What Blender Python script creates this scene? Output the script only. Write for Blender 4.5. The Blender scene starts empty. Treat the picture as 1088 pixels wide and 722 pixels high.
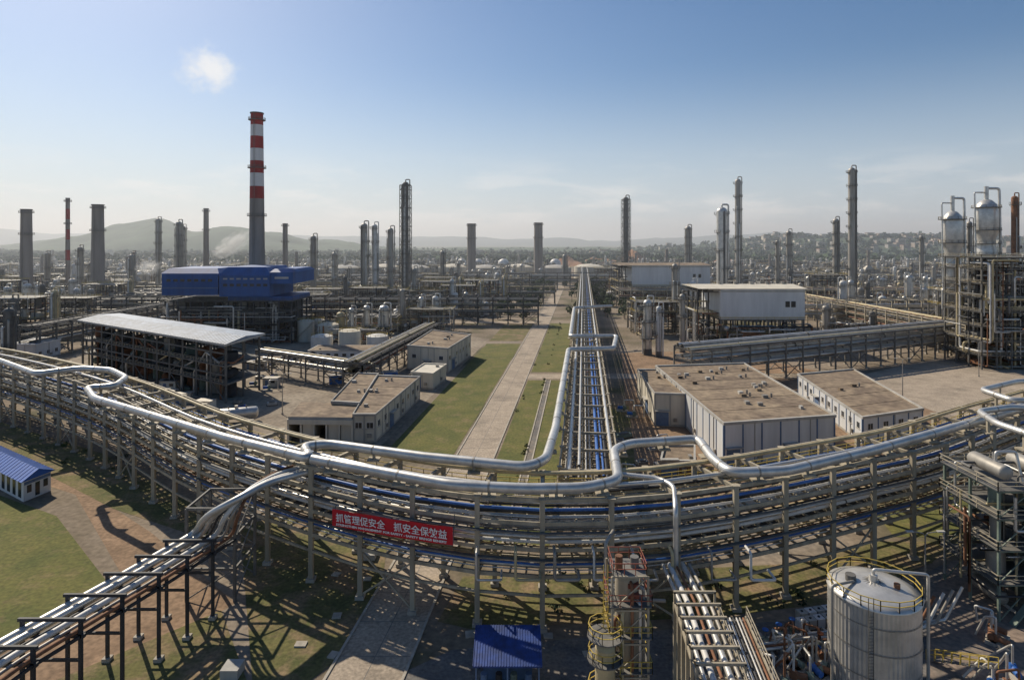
import bpy, math, random
from mathutils import Vector, Matrix, Quaternion, noise
R = random.Random(7)
scene = bpy.context.scene
H = 45.0      # eye height above plant grade (m)
F = 648.0     # focal length used for surveying positions onto the ground plane
def gp(u, v, z=0.0):
    """photogrammetry: survey point of the photo -> world position at height z"""
    d = (H - z) * F / (v - 255.0)
    return Vector(((u - 544.0) / F * d, d, z))
def at(u, d):
    return (u - 544.0) / F * d
def zt(v, d):
    return H - (v - 255.0) * d / F

# ------------------------------------------------------------------ materials
MATS = {}
def mat(name, col, rough=0.7, metal=0.0, var=0.25, scale=0.6, bump=0.0, col2=None, scale2=None, streak=False, brick=None, patch=None):
    m = bpy.data.materials.new(name); m.use_nodes = True
    nt = m.node_tree; n = nt.nodes; l = nt.links
    bs = n['Principled BSDF']
    bs.inputs['Roughness'].default_value = rough
    bs.inputs['Metallic'].default_value = metal
    geo = n.new('ShaderNodeNewGeometry')
    mp = n.new('ShaderNodeMapping'); l.new(geo.outputs['Position'], mp.inputs['Vector'])
    if streak: mp.inputs['Scale'].default_value = (1, 1, 0.12)
    nz = n.new('ShaderNodeTexNoise'); nz.inputs['Scale'].default_value = scale
    nz.inputs['Detail'].default_value = 8; nz.inputs['Roughness'].default_value = 0.65
    l.new(mp.outputs['Vector'], nz.inputs['Vector'])
    cr = n.new('ShaderNodeValToRGB')
    cr.color_ramp.elements[0].position = 0.32; cr.color_ramp.elements[1].position = 0.68
    a = tuple(c * (1 - var) for c in col); b = tuple(min(1, c * (1 + var)) for c in col)
    if col2: a = col2; b = col
    cr.color_ramp.elements[0].color = (*a, 1); cr.color_ramp.elements[1].color = (*b, 1)
    l.new(nz.outputs['Fac'], cr.inputs['Fac'])
    out = cr.outputs['Color']
    if patch:      # worn patches of another colour
        pc, ps, lo, hi = patch
        nz3 = n.new('ShaderNodeTexNoise'); nz3.inputs['Scale'].default_value = ps; nz3.inputs['Detail'].default_value = 10; nz3.inputs['Roughness'].default_value = .7
        l.new(geo.outputs['Position'], nz3.inputs['Vector'])
        m3 = n.new('ShaderNodeMapRange'); m3.inputs[1].default_value = lo; m3.inputs[2].default_value = hi
        l.new(nz3.outputs['Fac'], m3.inputs[0])
        mm = n.new('ShaderNodeMix'); mm.data_type = 'RGBA'; l.new(m3.outputs[0], mm.inputs[0]); l.new(out, mm.inputs[6]); mm.inputs[7].default_value = (*pc, 1)
        out = mm.outputs[2]
    if scale2:
        nz2 = n.new('ShaderNodeTexNoise'); nz2.inputs['Scale'].default_value = scale2
        nz2.inputs['Detail'].default_value = 5
        l.new(geo.outputs['Position'], nz2.inputs['Vector'])
        mr = n.new('ShaderNodeMapRange'); mr.inputs[1].default_value = 0.3; mr.inputs[2].default_value = 0.7
        mr.inputs[3].default_value = 0.68; mr.inputs[4].default_value = 1.28
        l.new(nz2.outputs['Fac'], mr.inputs[0])
        mx = n.new('ShaderNodeVectorMath'); mx.operation = 'SCALE'
        l.new(out, mx.inputs[0]); l.new(mr.outputs[0], mx.inputs['Scale'])
        out = mx.outputs[0]
    l.new(out, bs.inputs['Base Color'])
    if bump:
        bp = n.new('ShaderNodeBump'); bp.inputs['Strength'].default_value = bump
        bp.inputs['Distance'].default_value = 0.15
        l.new(nz.outputs['Fac'], bp.inputs['Height']); l.new(bp.outputs['Normal'], bs.inputs['Normal'])
    MATS[name] = m
    return m
mat('silver', (0.56, 0.54, 0.50), 0.38, 0.5, 0.2, 0.5)
mat('silver_old', (0.33, 0.305, 0.265), 0.55, 0.3, 0.3, 0.4, streak=True)
mat('steel_beige', (0.36, 0.31, 0.225), 0.75, 0, 0.3, 0.7, streak=True)
mat('steel_grey', (0.14, 0.132, 0.118), 0.7, 0, 0.35, 0.4)
mat('steel_dark', (0.04, 0.04, 0.042), 0.7, 0, 0.4, 0.4)
mat('steel_green', (0.16, 0.20, 0.16), 0.7, 0, 0.3, 0.6)
mat('pipe_cream', (0.48, 0.39, 0.22), 0.6, 0, 0.25, 0.5)
mat('pipe_white', (0.60, 0.58, 0.54), 0.5, 0, 0.15, 0.5)
mat('pipe_blue', (0.03, 0.12, 0.38), 0.5, 0, 0.25, 0.5)
mat('pipe_black', (0.03, 0.03, 0.032), 0.6, 0, 0.3, 0.5)
mat('rust', (0.22, 0.10, 0.05), 0.85, 0, 0.4, 0.8)
mat('cage_red', (0.25, 0.07, 0.04), 0.75, 0, 0.35, 0.9)
mat('orange', (0.40, 0.12, 0.04), 0.7, 0, 0.3, 0.8)
mat('yellow', (0.50, 0.36, 0.07), 0.65, 0, 0.25, 0.6)
mat('blue_clad', (0.010, 0.07, 0.24), 0.6, 0, 0.28, 0.3, streak=True)
mat('blue_roof', (0.015, 0.10, 0.38), 0.5, 0, 0.2, 0.5)
mat('canopy_blue', (0.01, 0.045, 0.20), 0.55, 0, 0.3, 0.5, scale2=1.5)
mat('clad_white', (0.62, 0.62, 0.61), 0.6, 0, 0.14, 0.25, streak=True)
mat('wall_cream', (0.60, 0.55, 0.45), 0.85, 0, 0.15, 0.35, streak=True)
mat('wall_grey', (0.40, 0.38, 0.34), 0.85, 0, 0.22, 0.35, streak=True)
mat('roof_tan', (0.31, 0.235, 0.155), 0.95, 0, 0.3, 0.16, 0.2, col2=(0.14, 0.10, 0.07), scale2=0.7)
mat('roof_metal', (0.21, 0.26, 0.33), 0.55, 0.0, 0.2, 0.15, scale2=0.6)
mat('trim_blue', (0.10, 0.16, 0.27), 0.6)
mat('glass', (0.02, 0.028, 0.035), 0.12, 0, 0.3)
mat('red_paint', (0.34, 0.02, 0.018), 0.7, 0, 0.25, 0.3, streak=True)
mat('white_paint', (0.66, 0.63, 0.60), 0.6, 0, 0.12, 0.3, streak=True)
mat('stack_conc', (0.29, 0.25, 0.215), 0.85, 0, 0.25, 0.15, streak=True)
mat('banner_red', (0.55, 0.012, 0.02), 0.8, 0, 0.12, 0.5)
mat('banner_text', (0.82, 0.80, 0.76), 0.8, 0, 0.05)
mat('concrete', (0.37, 0.30, 0.225), 0.9, 0, 0.18, 0.25, 0.15, scale2=2.5, patch=((0.20, 0.165, 0.125), 0.09, .5, .72))
mat('asphalt', (0.14, 0.13, 0.12), 0.9, 0, 0.25, 0.3, 0.15, scale2=2.5, patch=((0.26, 0.21, 0.155), 0.12, .48, .7))
mat('kerb', (0.38, 0.34, 0.28), 0.9, 0, 0.25, 0.8)
mat('paving_red', (0.29, 0.21, 0.155), 0.9, 0, 0.3, 0.2, 0.1, col2=(0.16, 0.14, 0.12), scale2=1.6)
mat('yard', (0.33, 0.275, 0.205), 0.95, 0, 0.3, 0.07, 0.15, col2=(0.18, 0.14, 0.10), scale2=0.8)
mat('soil', (0.32, 0.21, 0.13), 1.0, 0, 0.3, 0.2, 0.4, col2=(0.17, 0.11, 0.065), scale2=1.5)
mat('red_soil', (0.38, 0.18, 0.09), 1.0, 0, 0.3, 0.03, 0.2, col2=(0.24, 0.14, 0.08))
mat('grass', (0.155, 0.14, 0.036), 1.0, 0, 0.3, 0.13, 0.6, col2=(0.075, 0.09, 0.02), scale2=1.8, patch=((0.21, 0.155, 0.07), 0.2, .52, .72))
mat('grass_dry', (0.17, 0.145, 0.05), 1.0, 0, 0.3, 0.2, 0.6, col2=(0.07, 0.08, 0.022), scale2=2.2, patch=((0.24, 0.165, 0.095), 0.16, .47, .62))
mat('leaf', (0.06, 0.09, 0.025), 0.9, 0, 0.4, 0.5)
mat('leaf_dark', (0.03, 0.05, 0.022), 0.9, 0, 0.4, 0.02)
mat('leaf_far', (0.055, 0.085, 0.035), 1.0, 0, 0.4, 0.006)
mat('bark', (0.12, 0.08, 0.05), 0.95)
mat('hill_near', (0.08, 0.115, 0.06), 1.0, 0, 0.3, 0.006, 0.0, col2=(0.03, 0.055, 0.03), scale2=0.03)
mat('hill_far', (0.10, 0.13, 0.13), 1.0, 0, 0.12, 0.003)  # pale bluish tone: distance haze painted into the base colour
mat('town', (0.38, 0.32, 0.27), 0.9, 0, 0.35, 0.01)
mat('town_roof', (0.28, 0.15, 0.10), 0.9, 0, 0.3, 0.01)
def ground_mat():
    m = bpy.data.materials.new('ground_mat'); m.use_nodes = True
    nt = m.node_tree; n = nt.nodes; l = nt.links; bs = n['Principled BSDF']; bs.inputs['Roughness'].default_value = 1
    geo = n.new('ShaderNodeNewGeometry'); sp = n.new('ShaderNodeSeparateXYZ'); l.new(geo.outputs['Position'], sp.inputs[0])
    def noise(sc, d=8):
        z = n.new('ShaderNodeTexNoise'); z.inputs['Scale'].default_value = sc; z.inputs['Detail'].default_value = d
        l.new(geo.outputs['Position'], z.inputs['Vector']); return z
    def ramp(src, stops):
        c = n.new('ShaderNodeValToRGB')
        while len(c.color_ramp.elements) < len(stops): c.color_ramp.elements.new(0.5)
        for e, (p, col) in zip(c.color_ramp.elements, stops): e.position = p; e.color = (*col, 1)
        l.new(src.outputs['Fac'], c.inputs['Fac']); return c
    near = ramp(noise(0.035), [(0.35, (0.085, 0.08, 0.035)), (0.45, (0.18, 0.14, 0.095)), (0.6, (0.27, 0.215, 0.16)), (0.7, (0.18, 0.155, 0.125))])
    far = ramp(noise(0.004), [(0.38, (0.045, 0.07, 0.035)), (0.52, (0.08, 0.10, 0.05)), (0.62, (0.19, 0.14, 0.09)), (0.7, (0.10, 0.11, 0.06))])
    mr = n.new('ShaderNodeMapRange'); mr.inputs[1].default_value = 950; mr.inputs[2].default_value = 1100
    l.new(sp.outputs['Y'], mr.inputs[0])
    mx = n.new('ShaderNodeMix'); mx.data_type = 'RGBA'
    l.new(mr.outputs[0], mx.inputs[0]); l.new(near.outputs[0], mx.inputs[6]); l.new(far.outputs[0], mx.inputs[7])
    nz = noise(1.1); m2 = n.new('ShaderNodeMapRange'); m2.inputs[1].default_value = .3; m2.inputs[2].default_value = .7
    m2.inputs[3].default_value = .7; m2.inputs[4].default_value = 1.25; l.new(nz.outputs['Fac'], m2.inputs[0])
    vm = n.new('ShaderNodeVectorMath'); vm.operation = 'SCALE'; l.new(mx.outputs[2], vm.inputs[0]); l.new(m2.outputs[0], vm.inputs['Scale'])
    l.new(vm.outputs[0], bs.inputs['Base Color'])
    MATS['ground'] = m
ground_mat()

# ------------------------------------------------------------------ mesh builder
class B:
    def __init__(s): s.v = []; s.f = []; s.m = []; s.s = []; s.names = []
    def mi(s, m):
        if m not in s.names: s.names.append(m)
        return s.names.index(m)
    def add(s, vs, fs, m, smooth=False):
        o = len(s.v); s.v.extend([tuple(p) for p in vs]); k = s.mi(m)
        for f in fs: s.f.append(tuple(i + o for i in f)); s.m.append(k); s.s.append(smooth)
    BF = [(0, 3, 2, 1), (4, 5, 6, 7), (0, 1, 5, 4), (1, 2, 6, 5), (2, 3, 7, 6), (3, 0, 4, 7)]
    def box(s, c, sz, m, rz=0.0):
        x, y, z = c; a, b, h = sz[0] / 2, sz[1] / 2, sz[2] / 2; cs, sn = math.cos(rz), math.sin(rz)
        vs = []
        for dz in (-h, h):
            for dx, dy in ((-a, -b), (a, -b), (a, b), (-a, b)):
                vs.append((x + dx * cs - dy * sn, y + dx * sn + dy * cs, z + dz))
        s.add(vs, s.BF, m)
    def beam(s, p, q, w, h, m):
        p = Vector(p); q = Vector(q); t = q - p
        if t.length < 1e-5: return
        t.normalize()
        up = Vector((0, 0, 1)) if abs(t.z) < 0.95 else Vector((0, 1, 0))
        sd = t.cross(up).normalized(); up = sd.cross(t)
        vs = []
        for c in (p, q):
            for i, j in ((-1, -1), (1, -1), (1, 1), (-1, 1)):
                vs.append(c + sd * (i * w / 2) + up * (j * h / 2))
        s.add(vs, s.BF, m)
    def cyl(s, p, q, r0, r1, m, seg=12, cap=True):
        p = Vector(p); q = Vector(q); t = (q - p).normalized()
        up = Vector((0, 0, 1)) if abs(t.z) < 0.95 else Vector((1, 0, 0))
        a = t.cross(up).normalized(); b = a.cross(t)
        v0 = []; v1 = []
        for i in range(seg):
            an = 2 * math.pi * i / seg; d = a * math.cos(an) + b * math.sin(an)
            v0.append(p + d * r0); v1.append(q + d * r1)
        s.add(v0 + v1, [(i, i + seg, (i + 1) % seg + seg, (i + 1) % seg) for i in range(seg)], m, True)
        if cap:
            s.add(v0, [tuple(range(seg))], m); s.add(v1, [tuple(range(seg))[::-1]], m)
    def rev(s, c, prof, m, seg=20):
        vs = []; fs = []
        for r, z in prof:
            for i in range(seg):
                an = 2 * math.pi * i / seg
                vs.append((c[0] + r * math.cos(an), c[1] + r * math.sin(an), c[2] + z))
        for k in range(len(prof) - 1):
            for i in range(seg):
                j = (i + 1) % seg
                fs.append((k * seg + i, k * seg + j, (k + 1) * seg + j, (k + 1) * seg + i))
        s.add(vs, fs, m, True)
    def hvessel(s, c, L, r, m, ax=0, seg=14):
        prof = [(0.02, -L / 2 - r * .5), (r * .6, -L / 2 - r * .4), (r * .9, -L / 2 - r * .2), (r, -L / 2), (r, L / 2), (r * .9, L / 2 + r * .2), (r * .6, L / 2 + r * .4), (0.02, L / 2 + r * .5)]
        vs = []; fs = []
        for rr, z in prof:
            for i in range(seg):
                an = 2 * math.pi * i / seg; a = rr * math.cos(an); b = rr * math.sin(an)
                vs.append((c[0] + (z if ax == 0 else a), c[1] + (a if ax == 0 else z), c[2] + b))
        for k in range(len(prof) - 1):
            for i in range(seg):
                j = (i + 1) % seg; fs.append((k * seg + i, k * seg + j, (k + 1) * seg + j, (k + 1) * seg + i))
        s.add(vs, fs, m, True)
    def pipe(s, pts, r, m, seg=8, fil=None):
        P = [Vector(p) for p in pts]; fil = r * 2.2 if fil is None else fil
        out = [P[0]]
        for i in range(1, len(P) - 1):
            a, b, c = P[i - 1], P[i], P[i + 1]; d0 = (a - b); d1 = (c - b)
            l0, l1 = d0.length, d1.length
            if l0 < 1e-4 or l1 < 1e-4: continue
            d0.normalize(); d1.normalize(); ang = math.pi - d0.angle(d1)
            if ang < 0.14: out.append(b); continue
            k = min(fil, l0 * .48, l1 * .48); n = 5
            for t in range(n + 1):
                t /= n; out.append((b + d0 * k) * (1 - t) ** 2 + b * 2 * t * (1 - t) + (b + d1 * k) * t * t)
        out.append(P[-1]); N = len(out)
        T = [(out[min(i + 1, N - 1)] - out[max(i - 1, 0)]).normalized() for i in range(N)]
        up = Vector((0, 0, 1)) if abs(T[0].z) < .9 else Vector((1, 0, 0))
        a = T[0].cross(up).normalized(); vs = []; fs = []
        for i in range(N):
            a = (a - T[i] * a.dot(T[i])).normalized(); b = a.cross(T[i])
            for k in range(seg):
                an = 2 * math.pi * k / seg; vs.append(out[i] + (a * math.cos(an) + b * math.sin(an)) * r)
        for i in range(N - 1):
            for k in range(seg):
                j = (k + 1) % seg; fs.append((i * seg + k, (i + 1) * seg + k, (i + 1) * seg + j, i * seg + j))
        s.add(vs, fs, m, True)
    def prism(s, quad, z0, z1, m, mtop=None):
        n = len(quad); vs = [(p[0], p[1], z0) for p in quad] + [(p[0], p[1], z1) for p in quad]
        s.add(vs, [(i, (i + 1) % n, (i + 1) % n + n, i + n) for i in range(n)], m)
        s.add(vs[n:], [tuple(range(n))], mtop or m)
        s.add(vs[:n], [tuple(range(n))[::-1]], m)
    def rail(s, pts, m='yellow', h=1.1, w=0.07, step=1.8, closed=False):
        pts = [Vector(p) for p in pts]
        if closed: pts.append(pts[0])
        for a, b in zip(pts, pts[1:]):
            L = (b - a).length; n = max(1, int(L / step))
            for i in range(n + 1):
                p = a.lerp(b, i / n); s.beam(p, p + Vector((0, 0, h)), w, w, m)
            for hh in (h, h * .55): s.beam(a + Vector((0, 0, hh)), b + Vector((0, 0, hh)), w, w, m)
    def mesh(s, name):
        me = bpy.data.meshes.new(name); me.from_pydata(s.v, [], s.f)
        for n in s.names: me.materials.append(MATS[n])
        me.polygons.foreach_set('material_index', s.m); me.polygons.foreach_set('use_smooth', s.s)
        me.update(); return me
def obj(name, b, parent=None, loc=(0, 0, 0), rz=0.0, sc=(1, 1, 1)):
    me = b.mesh(name) if isinstance(b, B) else b
    o = bpy.data.objects.new(name, me); scene.collection.objects.link(o)
    o.location = loc; o.rotation_euler = (0, 0, rz); o.scale = sc
    if parent: o.parent = parent
    return o
def empty(name, loc=(0, 0, 0)):
    o = bpy.data.objects.new(name, None); scene.collection.objects.link(o); o.location = loc; return o
def V(*a): return Vector(a)
def uv(p): return (p[0], p[1])

# ------------------------------------------------------------------ ground sheets
b = B(); S = 12000; b.add([(-S, -400, 0), (S, -400, 0), (S, S, 0), (-S, S, 0)], [(0, 1, 2, 3)], 'ground'); obj('ground', b)
def sheet(name, pts, m, z, kerb=False):
    b = B(); n = len(pts)
    area = sum(pts[i][0] * pts[(i + 1) % n][1] - pts[(i + 1) % n][0] * pts[i][1] for i in range(n))
    if area < 0: pts = pts[::-1]
    b.add([(p[0], p[1], z) for p in pts], [tuple(range(n))], m)
    if kerb:
        for i in range(n):
            p, q = pts[i], pts[(i + 1) % n]
            b.beam((p[0], p[1], 0.06), (q[0], q[1], 0.06), 0.3, 0.2, 'kerb')
    return obj(name, b)
def gq(*uvs): return [uv(gp(u, v)) for u, v in uvs]
sl = 0.117
def cor(off, y): return (off + sl * y, y)      # point of the plant-axis corridor
sheet('yard_pavement', gq((60, 400), (150, 470), (300, 475), (400, 478), (520, 360), (330, 335), (100, 350)), 'yard', 0.01)
sheet('yard_pavement', gq((905, 400), (1010, 378), (1300, 400), (1300, 470), (1000, 440)), 'concrete', 0.012)
sheet('yard_pavement', gq((660, 375), (760, 372), (900, 400), (1000, 440), (1000, 480), (880, 540), (700, 545), (670, 480)), 'soil', 0.008)
sheet('concrete_road', [cor(-26.5, 30), cor(-18.5, 30), cor(-18.5, 800), cor(-26.5, 800)], 'concrete', 0.03, True)
sheet('service_road', gq((330, 760), (480, 690), (760, 664), (900, 655), (1000, 600), (1400, 560), (1400, 800), (330, 800)), 'asphalt', 0.018)
sheet('plant_apron', gq((985, 640), (1010, 596), (1200, 575), (1200, 800), (985, 800)), 'paving_red', 0.024)
sheet('service_road', gq((0, 500), (80, 525), (135, 620), (60, 665), (0, 690), (-60, 760), (60, 760), (250, 640), (160, 565), (60, 500), (0, 480)), 'soil', 0.013)
sheet('service_road', [cor(-26.5, 330), cor(-26.5, 338), (-420, 345), (-420, 337)], 'concrete', 0.02)
sheet('service_road', [cor(-18.5, 205), cor(-18.5, 198), (200, 200), (200, 207)], 'concrete', 0.02)
b = B()
for y in range(36, 420, 6):
    p, q = cor(-26.3, y), cor(-18.7, y); b.beam((p[0], p[1], 0.033), (q[0], q[1], 0.033), 0.08, 0.01, 'steel_grey')
b.beam((*cor(-22.5, 30), 0.033), (*cor(-22.5, 420), 0.033), 0.08, 0.011, 'steel_grey')
obj('road_joints', b)
sheet('lawn', gq((-60, 505), (0, 526), (60, 548), (117, 622), (70, 650), (0, 678), (-60, 700)), 'grass', 0.035)
sheet('lawn', gq((-60, 440), (0, 448), (110, 482), (215, 540), (225, 575), (120, 540), (0, 478), (-60, 460)), 'grass_dry', 0.03)
sheet('lawn', gq((60, 722), (235, 648), (262, 722), (230, 790), (30, 790)), 'grass_dry', 0.022)
sheet('lawn', gq((255, 560), (300, 545), (412, 575), (405, 625), (375, 688), (300, 745), (270, 745)), 'grass_dry', 0.026)
sheet('lawn', [cor(-42, 128), cor(-27.2, 128), cor(-27.2, 265), cor(-42, 265)], 'grass', 0.026)
sheet('lawn', [cor(-17.8, 90), cor(-12, 90), cor(-12, 196), cor(-17.8, 196)], 'grass', 0.026)
sheet('lawn', [cor(-10.5, 90), cor(-5, 90), cor(-5, 196), cor(-10.5, 196)], 'grass', 0.027)
sheet('lawn', [cor(-17.8, 208), cor(-6, 208), cor(-6, 330), cor(-17.8, 330)], 'grass', 0.026)
sheet('lawn', [cor(-42, 272), cor(-27.2, 272), cor(-27.2, 325), cor(-42, 325)], 'grass_dry', 0.027)
sheet('lawn', gq((492, 612), (720, 605), (850, 598), (905, 582), (930, 575), (1010, 575), (990, 598), (890, 640), (760, 655), (500, 668), (465, 660)), 'grass_dry', 0.026)
sheet('lawn', gq((640, 430), (668, 430), (680, 540), (652, 545)), 'grass_dry', 0.026)
sheet('lawn', gq((930, 545), (1010, 520), (1040, 540), (1010, 570), (950, 570)), 'grass', 0.028)
sheet('footpath', [cor(-12, 90), cor(-10.5, 90), cor(-10.5, 196), cor(-12, 196)], 'asphalt', 0.03, True)

# ------------------------------------------------------------------ pipe racks
def smooth(pts, step):
    P = [Vector((p[0], p[1], 0)) for p in pts]; P = [P[0] * 2 - P[1]] + P + [P[-1] * 2 - P[-2]]
    dense = []
    for i in range(1, len(P) - 2):
        for k in range(24):
            t = k / 24; a, b_, c, d = P[i - 1:i + 3]
            dense.append(0.5 * ((2 * b_) + (c - a) * t + (2 * a - 5 * b_ + 4 * c - d) * t * t + (3 * b_ - a - 3 * c + d) * t ** 3))
    dense.append(P[-2]); out = [dense[0]]; acc = 0
    for a, c in zip(dense, dense[1:]):
        acc += (c - a).length
        if acc >= step: out.append(c); acc = 0
    return out
def rack(name, path, width, tiers, top, mats, pw=0.45, n=7, rmax=0.35, beam='steel_beige', side=1, brace=4, seg=8, seed=1, extra=(), gap=(.08, .35)):
    rr = random.Random(seed); b = B(); N = len(path)
    nor = []
    for i in range(N):
        t = (path[min(i + 1, N - 1)] - path[max(i - 1, 0)]).normalized(); nor.append(Vector((-t.y, t.x, 0)) * side)
    off = lambda i, o, z: path[i] + nor[i] * o + Vector((0, 0, z))
    for i in range(N):
        for o in (0, width):
            b.beam(off(i, o, 0), off(i, o, top), pw, pw, beam)
            b.beam(off(i, o, 0), off(i, o, 0.45), pw * 1.9, pw * 1.9, 'kerb')
            b.beam(off(i, o, top - .05), off(i, o, top + .05), pw * 1.5, pw * 1.5, beam)
        for z in tiers + [top - 0.2]:
            b.beam(off(i, 0, z - .25), off(i, width, z - .25), pw * .7, pw * .9, beam)
            for o0, s in ((0, 1), (width, -1)): b.beam(off(i, o0, z - 1.5), off(i, o0 + s * 1.2, z - .3), .15, .15, beam)
        if i < N - 1:
            for o in (0, width):
                for z in tiers: b.beam(off(i, o, z - .28), off(i + 1, o, z - .28), pw * .45, pw * .75, beam)
                b.beam(off(i, o, (tiers[0]) * .62), off(i + 1, o, tiers[0] * .62), pw * .4, pw * .5, beam)
                b.beam(off(i, o, top - .2), off(i + 1, o, top - .2), pw * .45, pw * .75, beam)
                if brace and i % brace == 1:
                    b.beam(off(i, o, .4), off(i + 1, o, tiers[0] - .4), .2, .2, beam)
                    b.beam(off(i + 1, o, .4), off(i, o, tiers[0] - .4), .2, .2, beam)
            for z in tiers:
                for f in (.25, .5, .75):
                    m0 = off(i, 0, z - .2).lerp(off(i + 1, 0, z - .2), f); m1 = off(i, width, z - .2).lerp(off(i + 1, width, z - .2), f)
                    b.beam(m0, m1, pw * .35, pw * .4, beam)
    frame = obj('frame', b); pb = B()
    for z in tiers:
        o = 0.6
        while o < width - 0.5:
            r = rr.uniform(.09, rmax); r = r if rr.random() < .4 else r * .5
            o += r
            m = rr.choice(mats)
            pb.pipe([off(i, o, z + r + 0.02) for i in range(N)], r, m, seg)
            # vents, drains and flanges make each line individual
            for q in range(0, N - 1, 3):
                if rr.random() < .35 and r > .12:
                    i0 = min(N - 2, q + rr.randint(0, 2)); c = off(i0, o, z + r + .02).lerp(off(i0 + 1, o, z + r + .02), rr.random()); t = (path[i0 + 1] - path[i0]).normalized()
                    pb.cyl(c - t * .09, c + t * .09, r * 1.45, r * 1.45, 'steel_grey', 8)
                    if rr.random() < .4: pb.cyl(c, c + Vector((0, 0, r + .7)), .05, .05, 'steel_grey', 5); pb.cyl(c + Vector((0, 0, r + .65)), c + Vector((0, 0, r + .72)), .2, .2, 'cage_red', 7)
            o += r + rr.uniform(*gap) * (8 / n)
    for o, z, r, m in extra: pb.pipe([off(i, o, z) for i in range(N)], r, m, max(seg, 10))
    pp = obj('pipes', pb)
    e = empty(name); frame.parent = e; pp.parent = e
    return e
Fr = [(-165, 172), (-125, 150), (-85, 124), (-50.8, 96), (-23.6, 79), (-4.8, 71.5), (11.5, 70.5), (28, 74.5), (47.8, 82.5), (64.5, 90), (86, 103), (130, 128)]
fp = smooth(Fr, 7.6)
pm = ['silver', 'silver', 'silver_old', 'silver', 'pipe_cream', 'pipe_white', 'pipe_black', 'pipe_black', 'pipe_cream', 'rust', 'silver_old', 'steel_grey']
rack('main_pipe_rack', fp, 8.5, [6.5, 9.6, 12.6], 15.2, pm, pw=0.58, n=7, rmax=.34, side=1, seed=3, gap=(.1, .5),
     extra=[(1.0, 13.5, .18, 'pipe_blue'), (7.6, 13.4, .16, 'pipe_blue'), (.2, 10.7, .18, 'silver'), (3.0, 15.45, .24, 'silver'), (7.2, 15.4, .26, 'pipe_cream'), (.25, 7.5, .12, 'pipe_blue')])
b = B()
for i in range(len(fp) - 1):
    for z in (11.5, 8.4):
        b.beam(fp[i] + V(0, -.6, z), fp[i + 1] + V(0, -.6, z), .5, .12, 'steel_grey')
    b.rail([fp[i] + V(0, 9.3, 12.8), fp[i + 1] + V(0, 9.3, 12.8)], 'yellow', w=.08)
    b.beam(fp[i] + V(0, 8.9, 12.65), fp[i + 1] + V(0, 8.9, 12.65), .9, .08, 'steel_grey')
obj('rack_cable_tray', b)
cp = [Vector((sl * y - 3.2, y, 0)) for y in range(82, 720, 8)]
rack('central_pipe_rack', cp, 8.0, [7.5, 10.4, 13.0], 14.6, ['silver', 'steel_grey', 'silver_old', 'pipe_black', 'pipe_black', 'silver_old', 'pipe_cream', 'silver', 'pipe_black', 'steel_dark'], pw=.42, n=5, rmax=.33, side=-1, brace=5, seed=8, beam='steel_beige', gap=(.15, .6),
     extra=[(5.2, 13.6, .26, 'pipe_blue'), (5.9, 13.55, .16, 'pipe_blue'), (1.2, 14.0, .36, 'silver'), (2.6, 14.8, .2, 'silver'), (7.2, 14.1, .3, 'silver')])
def header(name, uvs, z, r, m='silver', seg=20, sup=True, fil=None, zs=15.2):
    pts = [gp(u, v, z) for u, v in uvs]; b = B(); b.pipe(pts, r, m, seg, fil or r * 2.6)
    for a, c in zip(pts, pts[1:]):
        L = (c - a).length
        k = max(1, int(L / 7.6))
        for i in range(k):
            p = a.lerp(c, (i + .5) / k); t = (c - a).normalized()
            b.cyl(p - t * .12, p + t * .12, r * 1.05, r * 1.05, 'silver_old', seg, True)
            if sup:
                b.box((p.x, p.y, (z - r + zs) / 2 - .1), (.35, .35, z - r - zs + .25), 'steel_beige')
                b.box((p.x, p.y, zs - .05), (1.6, 1.6, .2), 'steel_beige')
    return obj(name, b)
header('steam_header_pipe', [(-80, 366), (0, 383), (38, 397), (85, 391), (118, 393), (134, 401), (122, 410), (92, 412), (100, 423), (240, 465), (330, 487), (322, 474), (348, 471), (450, 485), (560, 496), (580, 488), (590, 455), (604, 371), (652, 370), (655, 357), (606, 357), (610, 327), (650, 325)], 16.4, .62)
header('steam_header_pipe', [(332, 487.5), (372, 495), (480, 515), (560, 519), (622, 518), (657, 510), (652, 478), (668, 471), (742, 466), (758, 488), (776, 502), (835, 500), (920, 480), (1010, 455), (1120, 424), (1200, 400)], 16.2, .62)
header('steam_header_pipe', [(1200, 440), (1075, 432), (1040, 437), (1060, 450), (1120, 470)], 17.5, .5)
header('steam_header_pipe', [(1200, 402), (1080, 405), (1043, 414), (1075, 425), (1200, 425)], 17.5, .5)
lb = [gp(-60, 745, 8), gp(0, 703, 8), gp(140, 622, 8), gp(226, 570, 8)]
b = B()
for k, (r, m) in enumerate([(.42, 'silver'), (.35, 'silver'), (.16, 'pipe_black'), (.3, 'pipe_white'), (.16, 'silver_old'), (.2, 'rust')]):
    o = V(-2.2 + k * .95, 0, 0)
    zz = V(0, 0, r)
    pts = [p + o + zz for p in lb]
    e1 = gp(234, 548, 12) + o * .8; e2 = gp(252, 530, 14) + V(0, k * .8, 0); e3 = gp(285, 512, 14.3) + V(0, k * .9, 0); e4 = gp(340, 500, 14.3) + V(0, k * .9 + 1, 0)
    b.pipe(pts + [e1, e2, e3, e4], r, m, 12, 2.0)
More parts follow.
